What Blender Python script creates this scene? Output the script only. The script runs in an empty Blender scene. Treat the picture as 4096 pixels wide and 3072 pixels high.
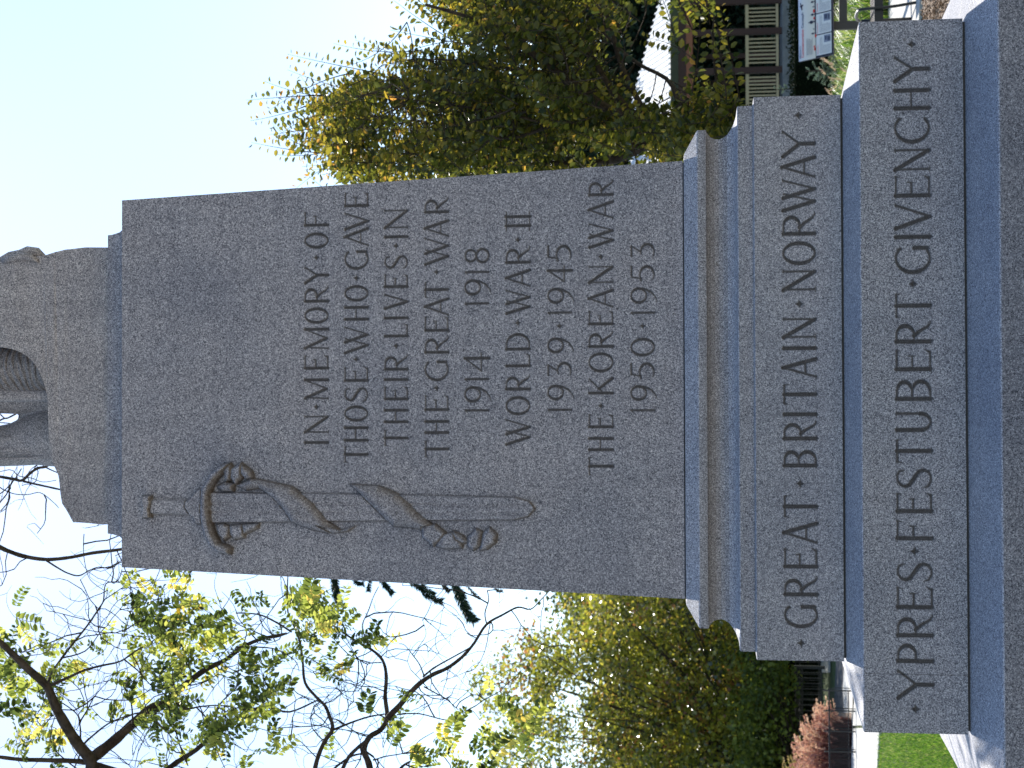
import bpy, bmesh, math, random
import numpy as np
from mathutils import Vector, Matrix, noise
random.seed(7); RNG = np.random.default_rng(11)
S = bpy.context.scene
COL = S.collection
R = math.radians

# ------------------------------------------------------------------ camera
CX, CY, CZ = -0.1313, -5.9592, 1.6
YAW, PIT, ROL, FPX = 0.0186, 0.1448, -0.0062, 6927.6
Fv = Vector((math.sin(YAW)*math.cos(PIT), math.cos(YAW)*math.cos(PIT), math.sin(PIT)))
Rv0 = Vector((math.cos(YAW), -math.sin(YAW), 0)); Uv0 = Rv0.cross(Fv)
Rv = math.cos(ROL)*Rv0 + math.sin(ROL)*Uv0
Uv = -math.sin(ROL)*Rv0 + math.cos(ROL)*Uv0
cam = bpy.data.objects.new('camera', bpy.data.cameras.new('camera')); COL.objects.link(cam)
# the photograph was stored on its side: image right = down, image up = right
M = Matrix((( -Uv.x, Rv.x, -Fv.x, CX), (-Uv.y, Rv.y, -Fv.y, CY), (-Uv.z, Rv.z, -Fv.z, CZ), (0, 0, 0, 1)))
cam.matrix_world = M
cam.data.sensor_fit = 'HORIZONTAL'; cam.data.sensor_width = 36.0
cam.data.lens = FPX/4096*36.0
cam.data.clip_start = 0.1; cam.data.clip_end = 3000
cam.data.dof.use_dof = True; cam.data.dof.focus_distance = 6.1; cam.data.dof.aperture_fstop = 9.0
S.camera = cam

# ------------------------------------------------------------------ sky and sun
SUN_EL, SUN_AZ = 40.0, -1.6            # azimuth from +Y (away from the camera), negative = to the left
w = bpy.data.worlds.new('World'); S.world = w; w.use_nodes = True
nt = w.node_tree; bg = nt.nodes['Background']
sk = nt.nodes.new('ShaderNodeTexSky'); sk.sky_type = 'NISHITA'; sk.sun_disc = False
sk.sun_elevation = R(SUN_EL); sk.sun_rotation = R(SUN_AZ); sk.dust_density = 0.32; sk.air_density = 1.0; sk.ozone_density = 2.4
nt.links.new(sk.outputs[0], bg.inputs[0]); bg.inputs[1].default_value = 0.11
sl = bpy.data.lights.new('sun', 'SUN'); sl.energy = 4.0; sl.angle = R(0.5); sl.color = (1, .955, .88)
so = bpy.data.objects.new('sun', sl); COL.objects.link(so)
sd = Vector((math.sin(R(SUN_AZ))*math.cos(R(SUN_EL)), math.cos(R(SUN_AZ))*math.cos(R(SUN_EL)), math.sin(R(SUN_EL))))
so.rotation_euler = sd.to_track_quat('Z', 'Y').to_euler(); so.location = (0, 30, 30)
S.view_settings.view_transform = 'Standard'; S.view_settings.look = 'None'
S.view_settings.exposure = 0.93; S.view_settings.gamma = 1; S.view_settings.use_curve_mapping = False

# ------------------------------------------------------------------ helpers
def ray(V, y):
    """direction of a photo pixel (V along the real vertical, y = photo row), unit forward component"""
    return Fv + Rv*((1536-y)/FPX) - Uv*((V-2048)/FPX)
def at(V, y, Y):
    d = ray(V, y); t = (Y-CY)/d.y
    return Vector((CX, CY, CZ)) + d*t
def dist(V, y, D): return at(V, y, CY + D)
def ground_at(V, y, z=0.0):
    d = ray(V, y); t = (z-CZ)/d.z
    return Vector((CX, CY, CZ)) + d*t

def tag(o, label=None, cat=None, group=None, kind=None):
    if label: o['label'] = label
    if cat: o['category'] = cat
    if group: o['group'] = group
    if kind: o['kind'] = kind
    return o
def empty(name, loc, label, cat, group=None, rz=0):
    o = bpy.data.objects.new(name, None); COL.objects.link(o); o.location = loc; o.rotation_euler.z = rz
    o.empty_display_size = .2
    bpy.context.view_layer.update()
    return tag(o, label, cat, group)
def add(name, me, mat, parent=None, smooth=False):
    o = bpy.data.objects.new(name, me); COL.objects.link(o)
    if mat and not me.materials: me.materials.append(mat)
    if parent:
        o.parent = parent; o.matrix_parent_inverse = world_of(parent).inverted()
    if smooth: me.polygons.foreach_set('use_smooth', [True]*len(me.polygons))
    return o
def world_of(o):
    m = Matrix.LocRotScale(o.location, o.rotation_euler, o.scale)
    if o.parent: m = world_of(o.parent) @ o.matrix_parent_inverse @ m
    return m
def mesh_np(name, V, Fq):
    """V (n,3) array, Fq (m,k) index array"""
    V = np.asarray(V, np.float32); Fq = np.asarray(Fq, np.int32)
    me = bpy.data.meshes.new(name); k = Fq.shape[1]
    me.vertices.add(len(V)); me.vertices.foreach_set('co', V.ravel())
    me.loops.add(Fq.size); me.loops.foreach_set('vertex_index', Fq.ravel())
    me.polygons.add(len(Fq)); me.polygons.foreach_set('loop_start', np.arange(0, Fq.size, k, dtype=np.int32))
    me.update(calc_edges=True); me.validate()
    return me
class MB:
    def __init__(s): s.v = []; s.f = []
    def poly(s, pts):
        n = len(s.v); s.v += [tuple(p) for p in pts]; s.f.append(tuple(range(n, n+len(pts))))
    def box(s, c, size, rot=None):
        c = Vector(c); hx, hy, hz = size[0]/2, size[1]/2, size[2]/2; n = len(s.v)
        for dx, dy, dz in ((-1,-1,-1),(1,-1,-1),(1,1,-1),(-1,1,-1),(-1,-1,1),(1,-1,1),(1,1,1),(-1,1,1)):
            p = Vector((dx*hx, dy*hy, dz*hz))
            if rot is not None: p = rot @ p
            s.v.append(tuple(c+p))
        s.f += [tuple(n+i for i in q) for q in ((0,3,2,1),(4,5,6,7),(0,1,5,4),(1,2,6,5),(2,3,7,6),(3,0,4,7))]
        return s
    def tube(s, pts, rad, k=6, cap=True):
        pts = [Vector(p) for p in pts]
        if not hasattr(rad, '__len__'): rad = [rad]*len(pts)
        n0 = len(s.v); m = len(pts); prev = None
        for i, p in enumerate(pts):
            t = (pts[min(i+1, m-1)] - pts[max(i-1, 0)]); t = t.normalized() if t.length > 1e-9 else Vector((0,0,1))
            a = prev if prev is not None else (Vector((1,0,0)) if abs(t.x) < .8 else Vector((0,1,0)))
            a = (a - t*a.dot(t)); a = a.normalized() if a.length > 1e-6 else t.orthogonal().normalized()
            b = t.cross(a); prev = a
            for j in range(k):
                an = 2*math.pi*j/k
                s.v.append(tuple(p + (a*math.cos(an) + b*math.sin(an))*rad[i]))
        for i in range(m-1):
            for j in range(k):
                j2 = (j+1) % k
                s.f.append((n0+i*k+j, n0+i*k+j2, n0+(i+1)*k+j2, n0+(i+1)*k+j))
        if cap:
            s.f.append(tuple(n0+j for j in range(k))[::-1]); s.f.append(tuple(n0+(m-1)*k+j for j in range(k)))
        return s
    def build(s, name, mat, parent=None, smooth=False, bevel=0):
        me = bpy.data.meshes.new(name); me.from_pydata(s.v, [], s.f); me.update()
        o = add(name, me, mat, parent, smooth)
        if bevel:
            b = o.modifiers.new('b', 'BEVEL'); b.width = bevel; b.segments = 2; b.limit_method = 'ANGLE'; b.angle_limit = R(25)
        return o

# ------------------------------------------------------------------ materials
def mat(name, col=(.5,.5,.5), rough=.7, spec=.5, metal=0):
    m = bpy.data.materials.new(name); m.use_nodes = True; b = m.node_tree.nodes['Principled BSDF']
    b.inputs['Base Color'].default_value = (*col, 1); b.inputs['Roughness'].default_value = rough
    b.inputs['Specular IOR Level'].default_value = spec; b.inputs['Metallic'].default_value = metal
    return m
def N(m, t, **kw):
    n = m.node_tree.nodes.new(t)
    for k, v in kw.items():
        if k in n.inputs: n.inputs[k].default_value = v
        else: setattr(n, k, v)
    return n
def L(m, a, b): m.node_tree.links.new(a, b)
def ramp(m, stops, interp='LINEAR'):
    r = N(m, 'ShaderNodeValToRGB'); cr = r.color_ramp; cr.interpolation = interp
    while len(cr.elements) < len(stops): cr.elements.new(.5)
    for e, (p, c) in zip(cr.elements, stops): e.position = p; e.color = (*c, 1)
    return r
def mixc(m, a, b, f, mode='MIX'):
    x = N(m, 'ShaderNodeMix', data_type='RGBA', blend_type=mode)
    for s, v in ((x.inputs[0], f), (x.inputs[6], a), (x.inputs[7], b)):
        if hasattr(v, 'is_linked') or hasattr(v, 'links'): L(m, v, s)
        elif hasattr(v, '__len__'): s.default_value = (*v, 1)
        else: s.default_value = v
    return x.outputs[2]

def granite(name, tint=(1,1,1), dark=1.0, grain=1.0, stain=.35):
    m = mat(name, rough=.62, spec=.35); b = m.node_tree.nodes['Principled BSDF']
    tc = N(m, 'ShaderNodeNewGeometry')
    v = N(m, 'ShaderNodeTexVoronoi', Scale=300.0*grain); L(m, tc.outputs['Position'], v.inputs['Vector'])
    rr = ramp(m, [(0, (.04,.04,.05)), (.18, (.09,.088,.10)), (.32, (.20,.195,.205)), (.62, (.32,.31,.315)), (.80, (.47,.455,.45)), (1, (.64,.61,.59))])
    L(m, v.outputs['Color'], rr.inputs[0])
    n1 = N(m, 'ShaderNodeTexNoise', Scale=120.0*grain, Detail=3.0, Roughness=.7); L(m, tc.outputs['Position'], n1.inputs['Vector'])
    r1 = ramp(m, [(.36, (.60,.60,.63)), (.66, (1.26,1.24,1.22))]); L(m, n1.outputs[0], r1.inputs[0])
    c = mixc(m, rr.outputs[0], r1.outputs[0], .8, 'MULTIPLY')
    n2 = N(m, 'ShaderNodeTexNoise', Scale=1.7, Detail=5.0, Roughness=.6); L(m, tc.outputs['Position'], n2.inputs['Vector'])
    r2 = ramp(m, [(.33, (.80,.82,.86)), (.5, (1,1,1)), (.68, (1.08,1.05,1.02))]); L(m, n2.outputs[0], r2.inputs[0])
    c = mixc(m, c, r2.outputs[0], .9, 'MULTIPLY')
    # faint run-off streaks
    mp = N(m, 'ShaderNodeMapping'); mp.inputs['Scale'].default_value = (16, 16, 1.1); L(m, tc.outputs['Position'], mp.inputs['Vector'])
    n3 = N(m, 'ShaderNodeTexNoise', Scale=1.0, Detail=4.0); L(m, mp.outputs[0], n3.inputs['Vector'])
    r3 = ramp(m, [(.42, (.83,.83,.84)), (.56, (1,1,1))]); L(m, n3.outputs[0], r3.inputs[0])
    c = mixc(m, c, r3.outputs[0], stain, 'MULTIPLY')
    # sparse small dark pits
    v2 = N(m, 'ShaderNodeTexVoronoi', Scale=13.0); L(m, tc.outputs['Position'], v2.inputs['Vector'])
    r4 = ramp(m, [(.0, (.35,.34,.33)), (.055, (.45,.44,.42)), (.075, (1,1,1))]); L(m, v2.outputs['Distance'], r4.inputs[0])
    c = mixc(m, c, r4.outputs[0], .7, 'MULTIPLY')
    # lichen and dirt that sits in the cuts, shade painted along relief edges (mesh attribute)
    at_ = N(m, 'ShaderNodeAttribute', attribute_name='dirt_and_shade')
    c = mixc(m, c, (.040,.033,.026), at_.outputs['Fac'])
    ru = N(m, 'ShaderNodeAttribute', attribute_name='rust')
    c = mixc(m, c, (.125,.088,.048), ru.outputs['Fac'])
    c = mixc(m, c, tuple(t*dark for t in tint), 1.0, 'MULTIPLY')
    L(m, c, b.inputs['Base Color'])
    bp = N(m, 'ShaderNodeBump', Strength=.3, Distance=.002); L(m, n1.outputs[0], bp.inputs['Height']); L(m, bp.outputs[0], b.inputs['Normal'])
    return m
GR = granite('granite_shaft', (1.0,.985,1.0), .98)
GR2 = granite('granite_plinth', (1.0,1.0,1.01), 1.04, 1.15)
GR3 = granite('granite_base', (1.0,.98,1.0), .88, .95, .5)
GR4 = granite('granite_statue', (1.05,1.0,.95), 1.08, 1.15, .6)

def leafmat(name, stops, trans=.5, rough=.45, spec=.4, tr_gain=1.5):
    m = mat(name, rough=rough, spec=spec); b = m.node_tree.nodes['Principled BSDF']
    a = N(m, 'ShaderNodeAttribute', attribute_name='shade')
    r = ramp(m, stops); L(m, a.outputs['Fac'], r.inputs[0]); L(m, r.outputs[0], b.inputs['Base Color'])
    t = N(m, 'ShaderNodeBsdfTranslucent')
    g = mixc(m, r.outputs[0], (tr_gain, tr_gain, tr_gain*.75), 1.0, 'MULTIPLY'); L(m, g, t.inputs['Color'])
    mx = N(m, 'ShaderNodeMixShader'); mx.inputs[0].default_value = trans
    L(m, b.outputs[0], mx.inputs[1]); L(m, t.outputs[0], mx.inputs[2])
    L(m, mx.outputs[0], m.node_tree.nodes['Material Output'].inputs['Surface'])
    return m
def noisy(name, c1, c2, scale, rough=.8, bump=0, detail=4, lo=.35, hi=.65, spec=.3):
    m = mat(name, rough=rough, spec=spec); b = m.node_tree.nodes['Principled BSDF']
    g = N(m, 'ShaderNodeNewGeometry'); n = N(m, 'ShaderNodeTexNoise', Scale=scale, Detail=float(detail), Roughness=.65)
    L(m, g.outputs['Position'], n.inputs['Vector']); r = ramp(m, [(lo, c1), (hi, c2)]); L(m, n.outputs[0], r.inputs[0])
    L(m, r.outputs[0], b.inputs['Base Color'])
    if bump:
        bp = N(m, 'ShaderNodeBump', Strength=bump, Distance=.02); L(m, n.outputs[0], bp.inputs['Height']); L(m, bp.outputs[0], b.inputs['Normal'])
    return m
BARK = noisy('bark_dark', (.025,.018,.014), (.09,.068,.052), 14, .9, .5)
BARK2 = noisy('bark_brown', (.03,.021,.015), (.085,.06,.042), 20, .9, .5)
CONC = noisy('concrete_path', (.44,.425,.39), (.60,.58,.53), 3.0, .85, .1, 6)
ASPH = noisy('asphalt', (.045,.045,.05), (.085,.085,.088), 6, .9, .2)
GRASSG = noisy('lawn_soil', (.035,.06,.015), (.085,.12,.03), 5, .95, .3)
MULCHM = noisy('mulch', (.10,.062,.04), (.33,.23,.16), 40, .95, .6)
BLACK = mat('black_iron', (.012,.012,.014), .4, .5)
BROWN = mat('brown_paint', (.05,.016,.010), .55, .4)
CREAM = mat('cream_paint', (.52,.40,.23), .6, .2)
ORANGE = mat('stained_timber', (.30,.11,.055), .6, .3)

# ------------------------------------------------------------------ carved lettering as strokes
T, t_ = .066, .036                      # half widths of thick and thin strokes, in letter heights
def arc(cx, cy, rx, ry, a0, a1, n=14, th=T, tn=t_):
    o = []; pr = None
    for i in range(n+1):
        a = R(a0 + (a1-a0)*i/n); p = (cx+rx*math.cos(a), cy+ry*math.sin(a)); r = tn + (th-tn)*abs(math.cos(a))**1.3
        if pr: o.append((pr[0], pr[1], p[0], p[1], pr[2], r))
        pr = (*p, r)
    return o
def path(pts, r0=T, r1=None):
    r1 = r0 if r1 is None else r1; n = len(pts)-1
    return [(*pts[i], *pts[i+1], r0+(r1-r0)*i/n, r0+(r1-r0)*(i+1)/n) for i in range(n)]
def serif(x, y, s=.10): return [(x-s, y, x, y, .010, .034), (x, y, x+s, y, .034, .010)]
def stem(x, r=T, y0=.0, y1=1., b=True, t=True):
    o = [(x, y0+.03, x, y1-.03, r, r)]
    if b: o += serif(x, y0+.022)
    if t: o += serif(x, y1-.022)
    return o
def glyph(c, w):
    if c == 'I': return stem(w/2)
    if c == '1': return [(w/2, .03, w/2, .93, T*.8, T*.8), (w/2, .95, w/2-.12, .86, .05, .01)] + serif(w/2, .02, .05)
    if c == 'H': return stem(.12) + stem(w-.12) + [(.12, .52, w-.12, .52, t_, t_)]
    if c == 'N': return stem(.10, t_) + [(.08, .98, w-.09, .04, T, T)] + [(w-.08, .04, w-.08, .98, t_, t_)] + serif(w-.08, .978, .08)
    if c == 'M': return [(.09, .02, .13, .96, t_, t_)] + serif(.09, .022, .08) + [(.10, .97, w/2, .08, T, T), (w/2, .06, w-.15, .96, t_, t_)] + stem(w-.13, T)
    if c in 'EFL':
        o = stem(.12)
        if c != 'L': o += [(.12, .962, w-.03, .962, t_, t_), (w-.03, .97, w-.05, .84, .04, .008), (.12, .53, w*.72, .53, t_, t_), (w*.72, .62, w*.72, .44, .03, .012)]
        if c != 'F': o += [(.12, .038, w-.06, .038, t_, t_), (w-.08, .05, w-.0, .2, .045, .01)]
        return o
    if c == 'T': return stem(w/2, t=False) + [(.03, .96, w-.03, .96, t_, t_), (.04, .97, .0, .82, .04, .008), (w-.04, .97, w, .82, .04, .008)]
    if c in 'O0': return arc(w/2, .5, w/2-.06, .47, 0, 360, 28)
    if c == 'C': return arc(w*.54, .5, w*.54-.06, .47, 50, 310, 24) + [(w*.86, .80, w*.88, .97, .03, .01)]
    if c == 'G': return arc(w*.54, .5, w*.54-.06, .47, 48, 300, 24) + [(w-.10, .1, w-.10, .46, T, T)] + serif(w-.10, .46) + [(w*.84, .82, w*.86, .97, .03, .01)]
    if c == 'D': return stem(.12) + [(.12, .962, w*.4, .962, t_, t_), (.12, .038, w*.4, .038, t_, t_)] + arc(w*.4, .5, w*.6-.07, .462, -90, 90, 16)
    if c in 'PRB':
        top = .48 if c != 'B' else .54
        m = (.962+top)/2; h = (.962-top)/2; rx = w*(.42 if c != 'R' else .36)
        o = stem(.12) + [(.12, .962, w*.45, .962, t_, t_), (.12, top, w*.45, top, t_, t_)] + arc(w*.45, m, rx, h, -90, 90, 14)
        if c == 'R': o += path([(w*.40, .48), (w*.58, .33), (w*.78, .10), (w*.93, .02), (w, .04)], T*1.0, .02)
        if c == 'B': o += [(.12, .038, w*.45, .038, t_, t_)] + arc(w*.45, .29, w*.55-.07, .252, -90, 90, 14)
        return o
    if c == 'A': return [(.05, .02, w/2, .97, t_*1.15, t_*1.15), (w/2, 1.0, w-.06, .02, T, T), (w*.24, .33, w*.74, .33, t_, t_)] + serif(.06, .02, .07) + serif(w-.07, .02, .08)
    if c == 'V': return [(.06, .97, w/2, .03, T, T), (w/2, .0, w-.06, .97, t_*1.15, t_*1.15)] + serif(.07, .978, .08) + serif(w-.06, .978, .07)
    if c == 'W': return [(.05, .97, w*.32, .03, T, T), (w*.32, .0, w*.55, .95, t_, t_), (w*.42, .97, w*.69, .03, T, T), (w*.69, .0, w-.05, .97, t_, t_)] + serif(.06, .978, .08) + serif(w-.05, .978, .07) + serif(w*.44, .978, .06)
    if c == 'Y': return [(.05, .97, w/2, .47, T, T), (w/2, .47, w-.05, .97, t_*1.1, t_*1.1), (w/2, .03, w/2, .5, T, T)] + serif(.06, .978, .08) + serif(w-.06, .978, .07) + serif(w/2, .022)
    if c == 'K': return stem(.12) + [(.16, .45, w-.1, .96, t_, t_), (.38*w, .58, w-.06, .03, T, T)] + serif(w-.1, .975, .07)
    if c == 'U': return [(.12, .97, .12, .32, T, T), (w-.12, .97, w-.12, .32, t_*1.2, t_*1.2)] + serif(.12, .978) + serif(w-.12, .978, .08) + arc(w/2, .32, w/2-.12, .285, 180, 360, 14)
    if c == 'S':
        p = [(.86,.80),(.80,.92),(.62,.965),(.40,.955),(.22,.87),(.15,.75),(.22,.63),(.42,.54),(.62,.46),(.82,.36),(.88,.25),(.82,.12),(.62,.045),(.38,.04),(.16,.12),(.10,.26)]
        rr = [.03,.035,.036,.036,.045,.055,.062,.066,.066,.062,.055,.045,.036,.036,.04,.014]
        return [(p[i][0]*w, p[i][1], p[i+1][0]*w, p[i+1][1], rr[i], rr[i+1]) for i in range(len(p)-1)] + [(.86*w, .78, .88*w, .9, .03, .01)]
    if c == '9': return arc(w/2, .66, w/2-.06, .31, 0, 360, 22) + path([(w-.06,.66),(w-.09,.4),(w*.68,.14),(w*.36,-.03),(w*.1,-.08)], T, .02)
    if c == '8': return arc(w/2, .74, w*.36, .22, 0, 360, 18, T*.8) + arc(w/2, .26, w/2-.06, .25, 0, 360, 20, T*.9)
    if c == '4': return [(w*.72, .0, w*.72, .98, T, T), (w*.72, .97, .02, .31, t_, t_), (.02, .31, w-.0, .31, t_, t_)]
    if c == '5': return [(.26*w, .96, w-.04, .96, .045, .045), (.26*w, .96, .16*w, .56, t_, t_), (w-.06, .97, w-.02, .88, .03, .01)] + arc(w*.36, .33, w*.56, .29, 125, -90, 16) + path([(w*.36,.04),(w*.14,.07),(.02,.14)], t_, .014)
    if c == '3': return [(.08, .96, w-.12, .96, .045, .045), (.08, .97, .04, .84, .03, .01), (w-.12, .95, w*.38, .57, t_, t_)] + arc(w*.40, .31, w*.52, .27, 105, -95, 16) + path([(w*.36,.04),(w*.14,.06),(.02,.12)], t_, .014)
    if c == '=':                          # the Roman numeral two, its two stems joined by long serifs
        return [(w*.27, 0, w*.27, 1, T, T), (w*.75, 0, w*.75, 1, T, T), (.0, .975, w, .975, .034, .034), (0, .025, w, .025, .034, .034)]
    if c == '.':
        return [(0, .5, -.13, .5, .075, .004), (0, .5, .13, .5, .075, .004), (0, .5, 0, .64, .075, .004), (0, .5, 0, .36, .075, .004)]
    return []
# every line: (top V, bottom V at its left end, the same at its right end, [(char, y of left side, y of right side)...])
SHAFT_LINES = [
 ('IN MEMORY OF', (1218,1315), (1218,1315), [('I',1790,1750),('N',1738,1658),('.',1627,0),('M',1603,1506),('E',1484,1420),('M',1402,1303),('O',1295,1228),('R',1216,1143),('Y',1136,1063),('.',1029,0),('O',994,928),('F',911,846)]),
 ('THOSE WHO GAVE', (1377,1473), (1379,1475), [('T',1851,1785),('H',1773,1699),('O',1687,1621),('S',1611,1545),('E',1533,1467),('.',1437,0),('W',1416,1303),('H',1288,1217),('O',1206,1139),('.',1111,0),('G',1079,996),('A',986,907),('V',921,846),('E',833,768)]),
 ('THEIR LIVES IN', (1538,1633), (1538,1633), [('T',1785,1719),('H',1699,1629),('E',1607,1545),('I',1538,1498),('R',1488,1416),('.',1383,0),('L',1355,1293),('I',1291,1251),('V',1239,1172),('E',1157,1095),('S',1079,1017),('.',982,0),('I',967,925),('N',918,833)]),
 ('THE GREAT WAR', (1700,1796), (1699,1795), [('T',1830,1762),('H',1742,1674),('E',1650,1580),('.',1552,0),('G',1525,1437),('R',1420,1345),('E',1332,1265),('A',1264,1188),('T',1190,1125),('.',1087,0),('W',1061,947),('A',948,876),('R',858,788)]),
 ('1914', (1858,1957), (1858,1957), [('1',1660,1622),('9',1611,1543),('1',1534,1498),('4',1486,1412)]),
 ('1918', (1858,1957), (1858,1957), [('1',1231,1195),('9',1182,1115),('1',1105,1069),('8',1054,989)]),
 ('WORLD WAR II', (2023,2122), (2024,2122), [('W',1783,1674),('O',1662,1584),('R',1568,1498),('L',1475,1414),('D',1408,1330),('.',1291,0),('W',1258,1156),('A',1149,1074),('R',1060,985),('.',958,0),('=',922,846)]),
 ('1939 1945', (2190,2288), (2190,2288), [('1',1657,1621),('9',1602,1537),('3',1508,1447),('9',1414,1348),('.',1303,0),('1',1268,1232),('9',1215,1149),('4',1128,1063),('5',1043,978)]),
 ('THE KOREAN WAR', (2355,2455), (2355,2454), [('T',1902,1828),('H',1811,1742),('E',1719,1656),('.',1623,0),('K',1584,1506),('O',1490,1408),('R',1397,1324),('E',1307,1242),('A',1232,1154),('N',1138,1058),('.',1026,0),('W',993,889),('A',876,800),('R',789,718)]),
 ('1950 1953', (2522,2621), (2523,2621), [('1',1659,1623),('9',1604,1539),('5',1514,1449),('0',1426,1350),('.',1303,0),('1',1268,1232),('9',1215,1147),('5',1123,1060),('3',1030,971)])]
BLOCK1_LINE = ('GREAT BRITAIN NORWAY', (3138,3274), (3128,3261), [('.',2574,0),('G',2515,2415),('R',2395,2306),('E',2283,2193),('A',2178,2086),('T',2071,1982),('.',1935,0),('B',1878,1798),('R',1770,1683),('I',1680,1634),('T',1618,1536),('A',1513,1428),('I',1415,1369),('N',1360,1265),('.',1215,0),('N',1170,1074),('O',1060,963),('R',949,848),('W',847,713),('A',713,620),('Y',630,517),('.',459,0)])
BLOCK2_LINE = ('YPRES FESTUBERT GIVENCHY', (3590,3737), (3576,3719), [('.',2838,0),('Y',2802,2678),('P',2663,2572),('R',2560,2459),('E',2447,2348),('S',2334,2246),('.',2206,0),('F',2171,2080),('E',2062,1971),('S',1960,1869),('T',1852,1756),('U',1737,1637),('B',1612,1515),('E',1493,1397),('R',1382,1284),('T',1271,1172),('.',1135,0),('G',1096,976),('I',971,921),('V',921,810),('E',797,700),('N',689,587),('C',573,455),('H',447,342),('Y',328,219),('.',174,0)])

def line_strokes(line, yplane):
    """real strokes (x0,z0,x1,z1,r0,r1) on the stone, grouped per line; yplane(z) gives the face"""
    txt, (t0, b0), (t1, b1), gl = line
    ya, yb = gl[0][1], gl[-1][1]; out = []
    def onface(V, y):
        Y = 0.3
        for _ in range(4): p = at(V, y, Y); Y = yplane(p.z)
        return p
    for c, yl, yr in gl:
        if c == '.': yr = yl
        f = (ya - (yl+yr)/2)/(ya-yb)
        tv, bv = t0+(t1-t0)*f, b0+(b1-b0)*f
        pl = onface(bv, yl); pt = onface(tv, yl); pr = onface(bv, yr); h = pt.z-pl.z
        wd = max((pr.x-pl.x)/h, 0)
        for s in glyph(c, wd):
            out.append((pl.x+s[0]*h, pl.z+s[1]*h, pl.x+s[2]*h, pl.z+s[3]*h, s[4]*h, s[5]*h))
    return out

def seg_depth(X, Z, segs, slope=.8, cap=.0075):
    D = np.full(X.shape, -1.0)
    for x0, z0, x1, z1, r0, r1 in segs:
        m = max(r0, r1)
        i = (Z[:, 0] >= min(z0, z1)-m) & (Z[:, 0] <= max(z0, z1)+m)
        if not i.any(): continue
        ii = np.where(i)[0]; a, b = ii[0], ii[-1]+1
        xr = X[(a+b)//2 if (a+b)//2 < len(X) else a]
        j = np.where((xr >= min(x0, x1)-m-.02) & (xr <= max(x0, x1)+m+.02))[0]
        if len(j) == 0: continue
        c, d = j[0], j[-1]+1
        px, pz = X[a:b, c:d], Z[a:b, c:d]; dx, dz = x1-x0, z1-z0; ll = dx*dx+dz*dz+1e-12
        t = np.clip(((px-x0)*dx+(pz-z0)*dz)/ll, 0, 1)
        dd = np.hypot(px-(x0+t*dx), pz-(z0+t*dz)); rr = r0+(r1-r0)*t
        D[a:b, c:d] = np.maximum(D[a:b, c:d], rr-dd)
    return D

def face_parts(name, xs, zs, afun, lines, parent, material, relief=None, relief_name=None, sub=None):
    """a dressed stone face built as a fine grid; cut letters (V shaped) become parts of their own"""
    nz, nx = len(zs), len(xs); aref = xs[-1]
    Zg = np.repeat(zs[:, None], nx, 1); Ag = np.vectorize(afun)(zs)[:, None]*np.ones((1, nx))
    Xg = xs[None, :]/aref*Ag; Yg = 1.2-Ag
    ylast = lambda z: 1.2-afun(z)
    dep = np.zeros_like(Xg); ids = np.zeros(Xg.shape, int); dirt_and_shade = np.zeros_like(Xg); rust = np.zeros_like(Xg)
    for k, ln in enumerate(lines):
        D = seg_depth(Xg, Zg, line_strokes(ln, ylast))
        cut = np.clip(D, 0, .0065)*1.15
        ids[D > -.0008] = k+1
        dirt_and_shade = np.maximum(dirt_and_shade, np.clip(D/.003+.4, 0, 1)*.84*(D > -.0008)); dep += cut
    if relief is not None:
        rel, rdirt, rmask, rcr = relief(Xg, Zg); dep -= rel
        if relief_name: rust = rdirt; dirt_and_shade = np.maximum(dirt_and_shade, rcr)
        else: dirt_and_shade = np.maximum(dirt_and_shade, rdirt)
        ids[rmask & (ids == 0)] = 99
    # natural sawn-face unevenness
    Yv = Yg+dep
    V = np.stack([Xg, Yv, Zg], -1).reshape(-1, 3)
    idx = np.arange(nz*nx).reshape(nz, nx)
    Q = np.stack([idx[:-1, :-1], idx[:-1, 1:], idx[1:, 1:], idx[1:, :-1]], -1).reshape(-1, 4)
    qi = np.max(np.stack([ids[:-1, :-1], ids[:-1, 1:], ids[1:, 1:], ids[1:, :-1]]), 0).reshape(-1)
    dirt_and_shade = dirt_and_shade.reshape(-1); rust = rust.reshape(-1)
    res = []
    for k in sorted(set(qi.tolist())):
        q = Q[qi == k]; u, inv = np.unique(q, return_inverse=True)
        me = mesh_np(name, V[u], inv.reshape(-1, 4))
        a = me.attributes.new('dirt_and_shade', 'FLOAT', 'POINT'); a.data.foreach_set('value', dirt_and_shade[u].astype(np.float32))
        a = me.attributes.new('rust', 'FLOAT', 'POINT'); a.data.foreach_set('value', rust[u].astype(np.float32))
        nm = name if k == 0 else ('carved_lettering' if k < 99 else relief_name)
        o = add(nm, me, material, parent, smooth=True)
        if 0 < k < 99: o['label'] = 'carved line of capitals reading ' + lines[k-1][0] if not lines[k-1][0][0].isdigit() else 'carved year numerals ' + lines[k-1][0]
        res.append(o)
    return res

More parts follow.
